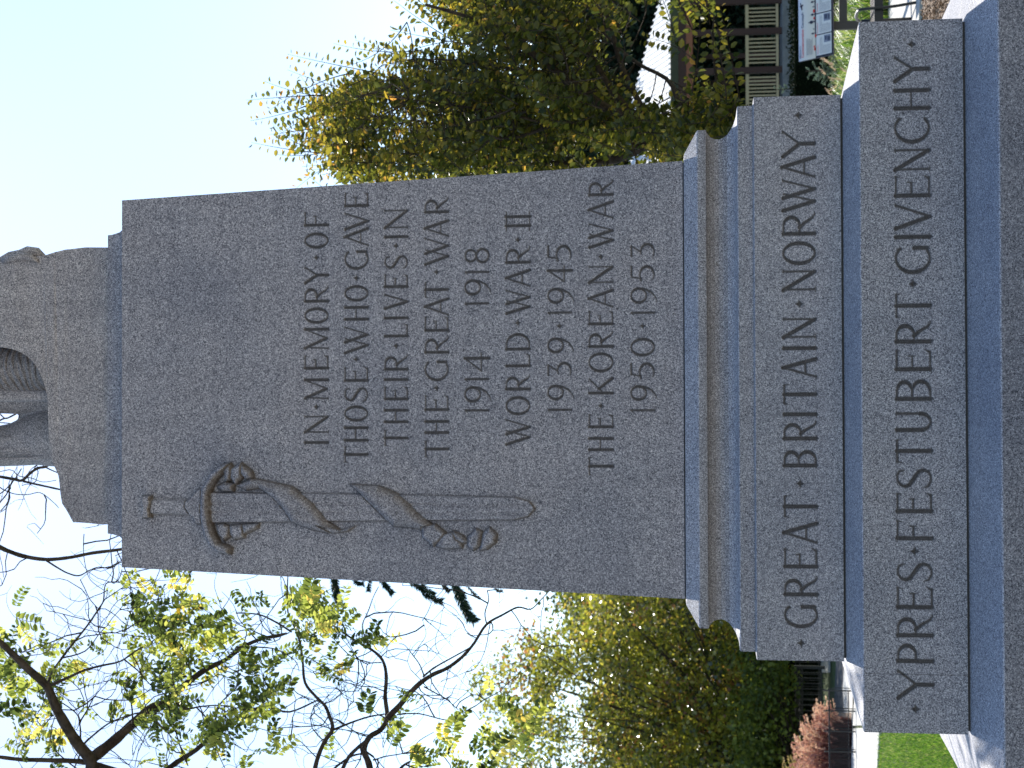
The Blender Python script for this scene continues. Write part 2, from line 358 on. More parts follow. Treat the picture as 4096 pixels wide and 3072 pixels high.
# ------------------------------------------------------------------ cenotaph
ZB = 1.274
cen = empty('cenotaph', (0, 1.2, 0), 'tall grey granite war memorial shaft with carved inscription on stepped base', 'monument')
GRT = granite('granite_skylit', (1.0,1.01,1.04), 1.42, 1.15, .15)  # same granite, lighter and bluer: sky light put into the upward faces
def ring_block(name, prof, material, parent=cen, front_open=(), bevel=.003, cyy=1.2, x0=None, x1=None):
    """stack of square rings (half size, z); front_open lists ring intervals whose front is built separately"""
    mb = MB(); n = len(prof)
    for a, z in prof:
        mb.v += [(-a, cyy-a, z), (a, cyy-a, z), (a, cyy+a, z), (-a, cyy+a, z)]
    for i in range(n-1):
        for j in range(4):
            if j == 0 and i in front_open: continue
            mb.f.append((4*i+j, 4*i+(j+1) % 4, 4*i+4+(j+1) % 4, 4*i+4+j))
    mb.f.append((3, 2, 1, 0)); e = 4*(n-1); mb.f.append((e, e+1, e+2, e+3))
    o = mb.build(name, material, parent, bevel=bevel)
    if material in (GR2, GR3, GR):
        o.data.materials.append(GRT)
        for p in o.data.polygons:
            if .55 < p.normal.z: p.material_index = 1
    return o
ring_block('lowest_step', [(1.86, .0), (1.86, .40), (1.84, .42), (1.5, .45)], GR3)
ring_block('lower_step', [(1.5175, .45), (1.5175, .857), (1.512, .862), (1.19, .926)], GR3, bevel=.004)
JX = at(3650, 2697, 0).x                                       # vertical joint in the YPRES course
# YPRES course
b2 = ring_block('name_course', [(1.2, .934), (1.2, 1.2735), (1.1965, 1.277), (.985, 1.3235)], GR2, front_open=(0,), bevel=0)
ring_block('mortar_joint', [(1.19, .92), (1.19, .936)], mat('dark_joint', (.05,.047,.045), .9), bevel=0)
JO = mat('joint', (.05,.047,.045), .9)
ring_block('mortar_joint', [(.982, 1.315), (.982, 1.336)], JO, bevel=0)
ring_block('mortar_joint', [(.795, 1.87), (.795, 1.897)], JO, bevel=0)
def gridx(a, step): n = int(round(2*a/step)); return np.linspace(-a, a, n+1)
xs = gridx(1.2, .0028); xs = np.sort(np.append(xs, [JX-.0016, JX+.0016]))
def joint_relief(X, Z):
    g = np.abs(X-JX) < .0014
    rel = np.where(g, -.004, 0.0)
    return rel, g*.35, np.zeros(X.shape, bool), 0
face_parts('name_course_face', xs, np.linspace(.934, 1.2735, 122), lambda z: 1.2, [BLOCK2_LINE], b2, GR2, relief=joint_relief)
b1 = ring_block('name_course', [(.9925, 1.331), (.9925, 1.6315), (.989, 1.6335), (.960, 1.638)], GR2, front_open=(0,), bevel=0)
face_parts('name_course_face', gridx(.9925, .0028), np.linspace(1.331, 1.6315, 108), lambda z: .9925, [BLOCK1_LINE], b1, GR2)
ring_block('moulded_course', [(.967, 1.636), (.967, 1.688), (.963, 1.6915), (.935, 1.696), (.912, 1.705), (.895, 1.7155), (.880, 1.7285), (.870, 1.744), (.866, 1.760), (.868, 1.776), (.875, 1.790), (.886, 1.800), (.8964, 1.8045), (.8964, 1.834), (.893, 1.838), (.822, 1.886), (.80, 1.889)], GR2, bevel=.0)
mo = [o for o in bpy.data.objects if o.name == 'moulded_course'][0]; ra = mo.data.attributes.new('rust', 'FLOAT', 'POINT')
ra.data.foreach_set('value', [(.28 if 1.775 < v.co.z < 1.8047 and v.co.z > 1.77 else (.16 if 1.755 < v.co.z < 1.776 else 0.0)) for v in mo.data.vertices])
A0, A1, Z0, Z1 = .8012, .7138, 1.893, 4.0737
afun = lambda z: A0+(A1-A0)*(z-Z0)/(Z1-Z0)

# --- sword relief, outlined on the stone
def RP(V, y):
    Y = .4
    for _ in range(4): p = at(V, y, Y); Y = 1.2-afun(p.z)
    return p.x, p.z
def poly_in(X, Z, poly):
    """signed distance to polygon, positive inside"""
    d = np.full(X.shape, 9.); ins = np.zeros(X.shape, bool); n = len(poly)
    for i in range(n):
        x0, z0 = poly[i]; x1, z1 = poly[(i+1) % n]; dx, dz = x1-x0, z1-z0
        t = np.clip(((X-x0)*dx+(Z-z0)*dz)/(dx*dx+dz*dz+1e-12), 0, 1)
        d = np.minimum(d, np.hypot(X-x0-t*dx, Z-z0-t*dz))
        c = ((z0 > Z) != (z1 > Z)) & (X < (x1-x0)*(Z-z0)/((z1-z0) if abs(z1-z0) > 1e-9 else 1e-9)+x0)
        ins ^= c
    return np.where(ins, d, -d)
def zA(x, y): return (500+x*.4069, 1750+y*.4069)
def zB(x, y): return (1200+x*.4521, 1750+y*.4521)
def PL(f, pts): return [RP(*f(*p)) for p in pts]
def sword_relief(X, Z):
    h = np.zeros_like(X); dirt_and_shade = np.zeros_like(X); edge_shade = np.zeros_like(X); mask = np.zeros(X.shape, bool)
    i0 = np.where((Z[:, 0] > RP(2200, 2000)[1]) & (Z[:, 0] < RP(540, 2000)[1]))[0]; xl = RP(1000, 2260)[0]; xr = RP(1000, 1800)[0]
    j0 = np.where((X[len(X)//2] > xl-.02) & (X[len(X)//2] < xr+.02))[0]
    sl = (slice(i0[0], i0[-1]+1), slice(j0[0], j0[-1]+1)); x, z = X[sl], Z[sl]
    H = np.zeros_like(x); Dt = np.zeros_like(x); Cr = np.zeros_like(x); Tn = np.zeros_like(x)
    def put(d, top, edge=.006, over=True, stain=.5, crest=0, rnd=False):
        nonlocal H, Dt, Cr, Tn
        Cr = np.maximum(Cr*np.where(d > .003, .15, 1), np.exp(-((d+.0005)/.0032)**2)*min(.62, .25+stain*.5)); Tn = np.where(d > 0, (.34 if (rnd and edge > .03) else .10)*stain, Tn)  # Cr paints dark shadow lines along the outline, Tn tints the body
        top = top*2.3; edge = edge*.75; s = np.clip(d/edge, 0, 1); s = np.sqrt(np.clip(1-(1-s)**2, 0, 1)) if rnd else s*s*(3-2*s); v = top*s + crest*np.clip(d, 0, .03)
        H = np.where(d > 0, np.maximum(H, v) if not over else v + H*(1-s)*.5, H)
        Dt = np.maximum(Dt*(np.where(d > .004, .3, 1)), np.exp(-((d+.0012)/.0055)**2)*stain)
    fA = lambda *p: PL(zA, p); fB = lambda *p: PL(zB, p)
    # blade with fullers
    top_, tip = RP(845, 2030), RP(2142, 2035)
    blade = [RP(840, 1968), RP(840, 2092), RP(1500, 2084), RP(2060, 2080), RP(2115, 2066), RP(2142, 2035), RP(2120, 2004), RP(2060, 1988), RP(1500, 1976)]
    d = poly_in(x, z, blade); put(d, .0075, .0045, stain=.3)
    cxx = RP(1500, 2033)[0]
    H += np.where(d > .004, -.006*np.exp(-((x-cxx-.013)/.006)**2)-.006*np.exp(-((x-cxx+.020)/.006)**2), 0)
    put(poly_in(x, z, [RP(600, 1994), RP(600, 2059), RP(790, 2062), RP(790, 1996)]), .010, .014, stain=.1)       # grip
    put(poly_in(x, z, fA((175,570),(270,565),(280,640),(262,700),(275,790),(180,792),(195,680))), .016, .007, stain=.75)  # pommel
    put(poly_in(x, z, fA((755,500),(700,520),(660,590),(610,620),(600,680),(650,760),(690,790),(700,850),(745,850),(860,850),(860,490))), .013, .006, stain=.55)
    # quillons
    put(poly_in(x, z, fA((770,500),(760,700),(770,850),(800,960),(850,1060),(930,1130),(1050,1150),(1065,1080),(1010,1050),(950,1030),(900,940),(865,820),(845,700),(850,560),(880,480),(930,400),(1000,330),(1055,330),(1045,245),(960,262),(860,340))), .021, .020, stain=.9, rnd=True)
    # leaves at the hilt
    for pl in (fA((980,330),(1050,250),(1090,330),(1060,420),(1000,440)), fA((1060,300),(1150,240),(1200,300),(1170,400),(1100,470),(1050,400)), fA((1160,250),(1260,330),(1280,400),(1200,420),(1150,350)), fA((900,480),(1000,430),(1090,450),(1080,530),(980,530))):
        put(poly_in(x, z, pl), .015, .022, stain=.8, rnd=True)
    for pl in (fA((900,850),(980,840),(1060,880),(1040,980),(980,1020),(920,950)), fA((1040,860),(1150,850),(1210,900),(1180,990),(1080,1005),(1040,950)), fA((1160,850),(1330,840),(1320,890),(1240,930),(1180,950))):
        put(poly_in(x, z, pl), .012, .022, stain=.55, rnd=True)
    # ribbon, first turn and second turn
    put(poly_in(x, z, fA((1090,470),(1250,400),(1330,410),(1500,445),(1650,480),(1850,640),(2000,820),(2130,910),(2180,925),(2000,938),(1850,910),(1650,835),(1560,700),(1450,580),(1330,500),(1200,520))), .017, .042, stain=.75, rnd=True)
    put(poly_in(x, z, fB((440,410),(700,425),(860,490),(960,570),(1050,670),(1150,745),(1230,815),(1180,840),(1000,800),(830,785),(740,700),(640,600),(540,500))), .018, .046, stain=.75, rnd=True)
    put(poly_in(x, z, fA((1900,860),(2130,905),(2250,870),(2300,850),(2200,925),(2050,945))), .008, .008, stain=.4)
    # laurel tips near the point
    for pl in (fB((1080,790),(1200,760),(1300,840),(1280,900),(1180,965),(1080,880)), fB((1280,850),(1380,830),(1450,930),(1440,980),(1280,985),(1200,960)), fB((1480,880),(1560,800),(1620,830),(1600,960),(1540,1000),(1480,960)), fB((1620,840),(1680,790),(1750,850),(1740,930),(1660,990),(1590,1000)), fB((1350,820),(1440,860),(1500,920),(1450,940),(1380,900))):
        put(poly_in(x, z, pl), .011, .022, stain=.6, rnd=True)
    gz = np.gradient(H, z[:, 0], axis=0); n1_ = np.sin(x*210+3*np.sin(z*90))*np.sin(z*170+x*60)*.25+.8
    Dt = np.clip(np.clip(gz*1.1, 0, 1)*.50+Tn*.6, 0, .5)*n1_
    h[sl] = H; dirt_and_shade[sl] = Dt; edge_shade[sl] = Cr; mask[sl] = (H > .0004)
    return h, dirt_and_shade, mask, edge_shade
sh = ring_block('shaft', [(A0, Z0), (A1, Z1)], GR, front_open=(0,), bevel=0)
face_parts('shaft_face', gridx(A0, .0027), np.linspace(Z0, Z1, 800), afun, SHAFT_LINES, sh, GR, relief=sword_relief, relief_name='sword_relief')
for o in bpy.data.objects:
    if o.name == 'sword_relief': o['label'] = 'carved sword wound with ribbon and laurel leaves'

# neck moulding and the rough stone that carries the figure
zt = lambda V, Y: at(V, 1536, Y).z
nz0 = Z1
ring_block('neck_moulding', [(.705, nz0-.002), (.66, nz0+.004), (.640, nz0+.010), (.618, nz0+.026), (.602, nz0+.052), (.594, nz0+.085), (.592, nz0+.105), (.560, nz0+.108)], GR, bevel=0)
def rock():
    Yf = .655
    out = [(2097,470),(2097,396),(2088,292),(2075,284),(2040,266),(2012,250),(1960,242),(1900,232),(1860,216),(1831,208),(1740,197),(1640,192),(1590,188),(1555,180),(1525,172),(1497,162),(1470,148),(1447,131),(1428,112),(1413,90),(1402,68),(1394,42),(1390,15),(1388,-20),(1372,-110),(1310,-260),(1180,-320),(1080,-200),(1052,-60),(1044,0),(1020,176),(1008,215),(997,259),(991,340),(989,470)]
    bm = bmesh.new(); pts = [at(V, y, Yf) for y, V in out]
    from mathutils.geometry import tessellate_polygon
    vs = [bm.verts.new(p) for p in pts]
    for tri in tessellate_polygon([pts]): bm.faces.new([vs[k] for k in tri])
    bmesh.ops.subdivide_edges(bm, edges=bm.edges[:], cuts=2, use_grid_fill=True)
    ext = bmesh.ops.extrude_face_region(bm, geom=bm.faces[:])
    nv = [e for e in ext['geom'] if isinstance(e, bmesh.types.BMVert)]
    for v in nv: v.co.y += .98
    bmesh.ops.recalc_face_normals(bm, faces=bm.faces[:])
    for v in bm.verts:
        k = 1.0 if v.co.z > nz0+.13 else 0.2
        v.co += noise.noise_vector(v.co*9)*.005*k
    me = bpy.data.meshes.new('rough_block'); bm.to_mesh(me); bm.free()
    o = add('rough_block', me, GR4, cen); b = o.modifiers.new('b', 'BEVEL'); b.width = .004; b.segments = 2; b.limit_method = 'ANGLE'; b.angle_limit = R(40)
    return o
rock()
mb = MB(); q = [at(V, y, .70) for V, y in ((182,1030),(150,1012),(110,1010),(80,1018),(40,1030),(-20,1050))]
mb.tube(q, [.008,.022,.026,.02,.024,.01], 8); mb.tube([p+Vector((-.02,-.05,.01)) for p in q[:5]], [.006,.014,.016,.014,.01], 8)
mb.build('carved_fold', GR4, cen, smooth=True)

# --- the carved soldier: only his legs reach into the picture
st = empty('soldier_statue', at(200, 1560, 1.1), 'granite soldier standing on the rough block, puttee-wrapped legs and coat hem', 'statue')
def statue():
    mb = MB(); Yl = .95
    P = lambda V, y, Y=Yl: at(V, y, Y)
    def leg(V0, y0, V1, y1, r0, r1, Y, n=160, spiral=True):
        pts = []; rr = []
        for i in range(n+1):
            f = i/n; p = P(V0+(V1-V0)*f, y0+(y1-y0)*f, Y); pts.append(p)
            s = (f*20) % 1.0
            rr.append((r0+(r1-r0)*f)*(1+(.13*s if spiral else 0)))
        mb.tube(pts, rr, 20)
    leg(235, 1480, -330, 1470, .082, .108, .92)                     # wrapped leg
    leg(235, 1608, -330, 1560, .056, .09, .98, spiral=False)
    leg(250, 1735, -330, 1720, .125, .118, 1.0, n=12, spiral=False) if False else None
    mb.tube([P(250,1745,1.0), P(190,1748,1.0), P(130,1760,1.0), P(60,1778,1.0), P(0,1784,1.0), P(-120,1780,1.0), P(-330,1740,1.0)], [.13,.125,.108,.092,.087,.10,.12], 24)
    for a_, y_ in ((0, 1752), (0, 1800), (0, 1835)): mb.tube([P(230,y_-10,.90), P(110,y_,.905), P(-60,y_+3,.91)], [.012,.009,.006], 8)
    # boots
    mb.tube([P(285,1480,1.06), P(280,1480,.92), P(288,1484,.82), P(300,1486,.76)], [.06,.085,.07,.04], 12)
    mb.tube([P(300,1760,1.12), P(300,1756,1.0), P(310,1760,.86), P(316,1762,.80)], [.06,.09,.07,.04], 12)
    # coat skirt hanging round both legs: folded cone
    n, rings = 48, 14; base = len(mb.v)
    for i in range(rings+1):
        f = i/rings; c = P(-140-260*f, 1640-60*f, 1.02)
        for j in range(n):
            a = 2*math.pi*j/n; rx = (.30-.06*f)+.012*math.sin(a*7+f*2)*(1-f); ry = .17+.012*math.sin(a*5)
            hem = (.06*math.sin(a*2+1) if i == 0 else 0)
            mb.v.append((c.x+rx*math.cos(a), c.y+ry*math.sin(a), c.z+hem))
    for i in range(rings):
        for j in range(n):
            j2 = (j+1) % n; mb.f.append((base+i*n+j, base+i*n+j2, base+(i+1)*n+j2, base+(i+1)*n+j))
    mb.f.append(tuple(base+j for j in range(n))[::-1]); mb.f.append(tuple(base+rings*n+j for j in range(n)))
    # web of cloth between the legs below the small opening
    mb.tube([P(200,1660,1.0), P(130,1668,1.0), P(80,1672,1.0)], [.06,.05,.022], 12)
    # body above the frame
    hip = P(-330, 1590, 1.0); X = hip.x; Z = hip.z
    mb.tube([(X,1.0,Z-.08),(X,1.0,Z+.1),(X,.99,Z+.3),(X,.98,Z+.52),(X,.99,Z+.66),(X,.98,Z+.72)], [.20,.205,.19,.225,.17,.08], 20)
    mb.tube([(X,.98,Z+.68),(X,.97,Z+.8)], [.07,.065], 12)
    mb.tube([(X,.96,Z+.76),(X,.945,Z+.82),(X,.95,Z+.92),(X,.96,Z+1.0),(X,.97,Z+1.03)], [.05,.095,.11,.085,.03], 18)
    mb.tube([(X,.96,Z+.955),(X,.96,Z+.975)], [.17,.16], 24)
    for s in (-1, 1):
        mb.tube([(X+s*.17,.98,Z+.6),(X+s*.27,.96,Z+.5),(X+s*.30,.93,Z+.22),(X+s*.2,.80,Z+.08),(X+s*.06,.72,Z+.10)], [.07,.085,.07,.055,.045], 12)
    mb.tube([(X,.70,Z+.2),(X,.72,Z-.8)], [.03,.022], 10)
    pw_ = MB(); nb = 13
    for k in range(nb):                                            # overlapping turns of the puttee, each a tilted cuff
        n0 = len(pw_.v); m = 28
        for rr_, dz in ((.0835, 0), (.104, .006), (.106, .012), (.092, .036)):
            for j in range(m):
                a = 2*math.pi*j/m; c = P(232-26*k, 1480-.6*k, .92); tilt = .020*math.cos(a)+.006*math.sin(a*3+k)
                pw_.v.append((c.x+rr_*(.9+.008*k)*math.cos(a), c.y+rr_*(.9+.008*k)*math.sin(a), c.z+dz+tilt))
        for i in range(3):
            for j in range(m): pw_.f.append((n0+i*m+j, n0+i*m+(j+1) % m, n0+(i+1)*m+(j+1) % m, n0+(i+1)*m+j))
    pw_.build('puttee_wrapping', GR4, st)['kind'] = 'stuff'
    o = mb.build('carved_figure', GR4, st)
    rm = o.modifiers.new('r', 'REMESH'); rm.mode = 'VOXEL'; rm.voxel_size = .0048; rm.use_smooth_shade = True
    return o
statue()
#__BG__
# ------------------------------------------------------------------ ground
def sheet(name, pts, z, m, kind='structure'):
    mb = MB(); mb.poly([(p[0], p[1], z) for p in pts]); o = mb.build(name, m); o['kind'] = kind; return o
sheet('ground', [(-900,-900),(900,-900),(900,900),(-900,900)], -.02, GRASSG)
sheet('lawn', [(-60,-1.6),(-1.4,-1.6),(-1.4,14.6),(-5.2,17.6),(-60,19)], -.004, GRASSG)
WARM = noisy('paving_buff', (.47,.39,.30), (.58,.49,.38), 2.0, .9)
sheet('bounce_paving', [(-40,-45),(40,-45),(40,-1.9),(-40,-1.9)], .0, WARM)  # unseen paving behind the camera, added to bounce warm light onto the stone
def G(V, y): p = ground_at(V, y); return (p.x, p.y)
near_r, far_r = G(3690,60), G(3562,60); near_l, far_l = G(3522,3000), G(3414,3000)
def ext(a, b, f): return (a[0]+(b[0]-a[0])*f, a[1]+(b[1]-a[1])*f)
pa, pb, pc, pd = ext(near_l, near_r, -2.0), ext(near_l, near_r, 2.5), ext(far_l, far_r, 2.5), ext(far_l, far_r, -2.0)
pw = MB()
nseg = 22
for i in range(nseg):                                     # concrete bays with open joints
    f0, f1 = i/nseg+.0006, (i+1)/nseg-.0006
    a0, a1 = ext(pa, pb, f0), ext(pa, pb, f1); b0, b1 = ext(pd, pc, f0), ext(pd, pc, f1)
    m = MB(); n = 0
    m.v = [(*a0,0),(*a1,0),(*b1,0),(*b0,0),(*a0,.035),(*a1,.035),(*b1,.035),(*b0,.035)]
    m.f = [(4,5,6,7),(0,1,5,4),(1,2,6,5),(2,3,7,6),(3,0,4,7)]
    if i == 0: path_o = m.build('path', CONC); path_o['kind'] = 'structure'
    else: m.build('paving_bay', CONC, path_o)
sheet('street', [G(3405,3300), G(3400,2640), G(3345,2600), G(3318,3300)], .0, ASPH)
far = [G(3395,3300), G(3395,2700), G(3320,2600), G(3262,2560), G(3262,2672), G(3318,2676)]
sheet('pavement', [G(3322,2560), G(3260,2560), G(3260,2690), G(3322,2690)], .006, CONC)
sheet('pavement', [G(3412,2560), G(3386,2560), G(3372,2760), G(3412,3350)], .006, CONC)
sheet('planting_bed', [G(3990,300), G(3990,-600), G(3694,-600), G(3697,300)], .01, MULCHM)
sheet('planting_bed', [G(3560,700), G(3560,-500), G(3330,-500), G(3330,700)], .006, MULCHM)
sheet('planting_bed', [G(3408,3600), G(3408,2850), G(3345,2850), G(3345,3600)], .012, MULCHM)
# bark chips in the near bed
def chips():
    n = 5200; P = np.array([ground_at(v, y, .015) for v, y in zip(RNG.uniform(3690, 3900, n), RNG.uniform(-60, 150, n))])
    return P
# ------------------------------------------------------------------ leaves
def leaf_mesh(P, A, Nn, ln, wd, shade, oval=True, fold=.18):
    """P base points, A axis, Nn normal; numpy arrays"""
    A = A/np.linalg.norm(A, axis=1, keepdims=True); B = np.cross(Nn, A); B /= np.linalg.norm(B, axis=1, keepdims=True)+1e-9
    C = np.cross(A, B); ln = ln[:, None]; wd = wd[:, None]; n = len(P)
    if oval:
        pts = [P, P+A*ln*.34+B*wd*.5+C*wd*fold, P+A*ln*.72+B*wd*.42+C*wd*fold, P+A*ln-C*wd*.1, P+A*ln*.72-B*wd*.42+C*wd*fold, P+A*ln*.34-B*wd*.5+C*wd*fold]
        V = np.stack(pts, 1).reshape(-1, 3); b = np.arange(n)[:, None]*6
        F = np.concatenate([b+np.array([[0,1,2,3]]), b+np.array([[0,3,4,5]])])
        k = 6
    else:
        pts = [P, P+A*ln*.45+B*wd*.5, P+A*ln, P+A*ln*.45-B*wd*.5+C*wd*.25]
        V = np.stack(pts, 1).reshape(-1, 3); F = np.arange(n)[:, None]*4+np.array([[0,1,2,3]]); k = 4
    return V, F, np.repeat(shade, k)
def add_leaves(name, P, A, Nn, ln, wd, shade, m, parent, oval=True, stuff=True):
    V, F, s = leaf_mesh(P, A, Nn, ln, wd, shade, oval)
    me = mesh_np(name, V, F); a = me.attributes.new('shade', 'FLOAT', 'POINT'); a.data.foreach_set('value', s.astype(np.float32))
    o = add(name, me, m, parent)
    if stuff: o['kind'] = 'stuff'
    return o
def rv(n): v = RNG.normal(size=(n, 3)); return v/np.linalg.norm(v, axis=1, keepdims=True)
def in_poly(p, poly):
    x, y = p; c = False
    for i in range(len(poly)):
        x0, y0 = poly[i]; x1, y1 = poly[i-1]
        if (y0 > y) != (y1 > y) and x < (x1-x0)*(y-y0)/(y1-y0)+x0: c = not c
    return c
def sample(poly, n, keep=None):
    xs = [p[0] for p in poly]; ys = [p[1] for p in poly]; o = []
    while len(o) < n:
        p = (random.uniform(min(xs), max(xs)), random.uniform(min(ys), max(ys)))
        if in_poly(p, poly) and (keep is None or keep(*p)): o.append(p)
    return o
def bez(a, b, c, n):
    return [a*(1-t)**2+b*2*t*(1-t)+c*t*t for t in [i/n for i in range(n+1)]]
def wob(pts, amp, seed=0):
    return [p+noise.noise_vector(p*3.1+Vector((seed, 0, 0)))*amp*(0 if i == 0 else 1) for i, p in enumerate(pts)]
def limb(mb, pts, r0, r1, sub=4, amp=.01, k=7):
    """smooth tapered limb through points"""
    P = []
    for i in range(len(pts)-1):
        p0 = pts[max(i-1, 0)]; p1 = pts[i]; p2 = pts[i+1]; p3 = pts[min(i+2, len(pts)-1)]
        for s in range(sub):
            t = s/sub
            P.append(.5*((2*p1)+(p2-p0)*t+(2*p0-5*p1+4*p2-p3)*t*t+(3*p1-p0-3*p2+p3)*t**3))
    P.append(pts[-1]); P = wob(P, amp, random.random()*9); n = len(P)
    rr = [(r0+(r1-r0)*(i/(n-1))**.8)*random.uniform(.93, 1.08) for i in range(n)]
    mb.tube(P, rr, k); return P

# ------------------------------------------------------------------ near right tree
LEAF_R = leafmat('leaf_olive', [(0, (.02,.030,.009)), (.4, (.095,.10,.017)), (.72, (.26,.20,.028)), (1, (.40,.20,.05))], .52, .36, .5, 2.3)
tr = empty('broadleaf_tree', (3.0, 7.4, 0), 'olive and gold leaved tree reaching up beside the right edge of the shaft', 'tree')
def right_tree():
    D0 = 12.6; lm = MB(); limbs = []
    def Lm(pts, r0, r1, dd=0, spread=0):
        n = len(pts); w_ = [dist(V, y, D0+dd+spread*i/(n-1)) for i, (V, y) in enumerate(pts)]
        P = limb(lm, w_, r0, r1, amp=.012); limbs.append((pts, P)); return P
    base = [Vector((1.55, 6.6, 0)), dist(3300, 860, D0), dist(2950, 790, D0), dist(2800, 668, D0), dist(2743, 613, D0)]
    limb(lm, base, .13, .062, k=12)
    Lm([(2743,613),(2667,564),(2613,532),(2542,472),(2423,434),(2325,358),(2271,320),(2150,230),(2087,184),(2000,130),(1850,60),(1700,20)], .055, .010, 0, -1.0)
    Lm([(2277,331),(2206,325),(2108,293),(2000,266),(1800,240),(1650,235)], .024, .005, -.5, .3)
    Lm([(2667,564),(2586,585),(2515,618),(2434,645),(2271,656),(2098,646),(1931,624),(1700,600),(1578,586),(1497,532),(1356,472)], .042, .004, 0, .6)
    Lm([(2542,472),(2477,390),(2445,353),(2350,200),(2233,195),(2150,130),(2054,98),(1900,10),(1750,-60)], .030, .006, 0, -.6)
    Lm([(2743,613),(2694,347),(2542,250),(2400,120),(2250,20)], .024, .005, 0, .9)
    Lm([(2560,590),(2380,540),(2200,500),(2000,450),(1800,420),(1640,400)], .022, .004, 0, -.8)
    Lm([(2200,500),(2050,550),(1850,530),(1650,480),(1400,520),(1200,560)], .016, .003, -.3, .4)
    Lm([(2760,640),(2820,500),(2870,380),(2850,200),(2860,60)], .022, .005, 0, -.6)
    Lm([(2620,540),(2500,300),(2380,-20),(2100,-160),(1800,-220)], .028, .006, 0, .4)
    pts = [(p, w_) for pl, P in limbs for p, w_ in zip([None]*len(P), P)]
    W = np.array([list(w_) for _, w_ in pts])
    crown = [(1230,340),(1110,420),(1090,520),(1210,630),(1310,720),(1420,790),(2740,680),(2880,620),(2930,500),(2930,400),(2880,330),(2820,300),(2780,250),(2790,-250),(1500,-350),(1600,-60),(1700,60),(1790,150),(1690,215),(1560,240),(1520,330),(1660,400),(1600,420),(1420,330)]
    def keep(V, y):
        if 2500 < V < 2710 and -30 < y < 470: return random.random() < .10+.3*(y > 360)
        if 2690 < V and y < 330: return random.random() < .10
        if 1750 < V < 2100 and y < 380 and y > 0: return random.random() < .8
        if 2230 < V < 2500 and y < 420: return random.random() < .30
        if V < 1650: return True
        return True
    hand = [(1334,174,0),(1453,304,0),(1605,396,0),(1377,266,1),(1150,217,0),(1150,279,0),(1057,325,0),(984,401,0),(1003,483,0),(1006,570,0),(1106,618,0),(1209,667,0),(1280,700,0),(1187,751,0),(1560,120,1),(1640,10,1),(1714,54,1),(1741,125,1),(1560,-10,1),(1080,440,1),(1120,540,1),(1200,300,0),(1180,440,0),(1270,380,0),(1300,620,0),(1410,420,0),(1330,520,0),(1700,330,0),(1480,250,0),(2860,60,0),(2880,20,0),(2840,120,0),(2800,40,0),(2900,420,0),(1230,700,0),(1420,160,0),(1500,200,0)]
    LP, LA, LN, LL, LW, LS = [], [], [], [], [], []; tw = MB()
    def shoot(V, y, D, Lpx, dense=1.0, first=.05):
        ang = 0; tip = dist(V, y, D); ang = math.atan2(560-y, 2850-V)+random.gauss(0, .32)
        for ff in (.35, .7, 1.0):
            vv, yy = V+math.cos(ang)*Lpx*ff, y+math.sin(ang)*Lpx*ff
            if 2520-.2*(yy-470) < vv+60 and 2500 < vv < 2700 and -40 < yy < 430 and random.random() < .55: return
        b = dist(V+math.cos(ang)*Lpx, y+math.sin(ang)*Lpx, D+random.uniform(-.15,.15)); dd = np.linalg.norm(W-np.array(b), axis=1); j = int(np.argmin(dd))
        if dd[j] < .5 and random.random() < .5: tw.tube(bez(Vector(W[j]), (Vector(W[j])+b)/2+Vector((0,0,-.03)), b, 4), [.006,.0055,.005,.005,.0045], 3, cap=False)
        mid = (tip+b)/2+Vector((random.uniform(-.09,.09), random.uniform(-.09,.09), -.10*random.random()))
        P = bez(b, mid, tip, 9); r = .0058 if Lpx > 279 else .0045
        tw.tube(P, [r*(1-.8*i/9) for i in range(10)], 3, cap=False)
        ln = sum((P[i+1]-P[i]).length for i in range(9)); n = int(ln/.0215*dense); side = 1
        for i in range(n):
            f = first+(1-first)*(i+.5)/n; k = min(int(f*9), 8); p = P[k].lerp(P[k+1], f*9-k); t = (P[k+1]-P[k]).normalized()
            o = t.cross(Vector((random.gauss(0,.5), 1, random.gauss(0,.5)))).normalized()*side; side = -side
            a = (t*random.uniform(.25,.9)+o+Vector((0,0,-.25))).normalized()
            LP.append(tuple(p+a*.012)); LA.append(tuple(a)); nn = Vector((random.gauss(0,.5), random.gauss(0,.5)-.35, random.gauss(0,.45)+.6)); LN.append(tuple(nn))
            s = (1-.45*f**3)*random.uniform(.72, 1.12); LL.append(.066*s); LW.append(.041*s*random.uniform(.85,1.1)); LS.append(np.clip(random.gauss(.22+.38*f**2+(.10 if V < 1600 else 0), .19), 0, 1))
    for V, y, q in hand: shoot(V, y, random.uniform(11.9, 12.9), random.uniform(280, 420), .8)
    for cV, cy in sample(crown, 190, keep):
        cD = random.uniform(11.4, 14.2); cL = random.uniform(170, 330); n_ = random.randint(5, 9)
        for k in range(n_):
            V, y = cV+random.gauss(0, 52), cy+random.gauss(0, 34)
            if keep(V, y) or random.random() < .4: shoot(V, y, cD+random.gauss(0, .18), cL*random.uniform(.6, 1.15), 1.15)
    for V, y in sample([(2560,520),(2560,660),(2745,640),(2900,520),(2740,440)], 90): shoot(V, y, random.uniform(11.4, 13.5), random.uniform(150, 260), 1.1)
    lm.build('trunk_and_limbs', BARK2, tr, smooth=True)
    o = tw.build('twigs', BARK2, tr, smooth=True); o['kind'] = 'stuff'
    ar = [np.array(q) for q in (LP, LA, LN, LL, LW, LS)]
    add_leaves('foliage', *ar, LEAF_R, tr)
    print('right leaves', len(LP))
right_tree()

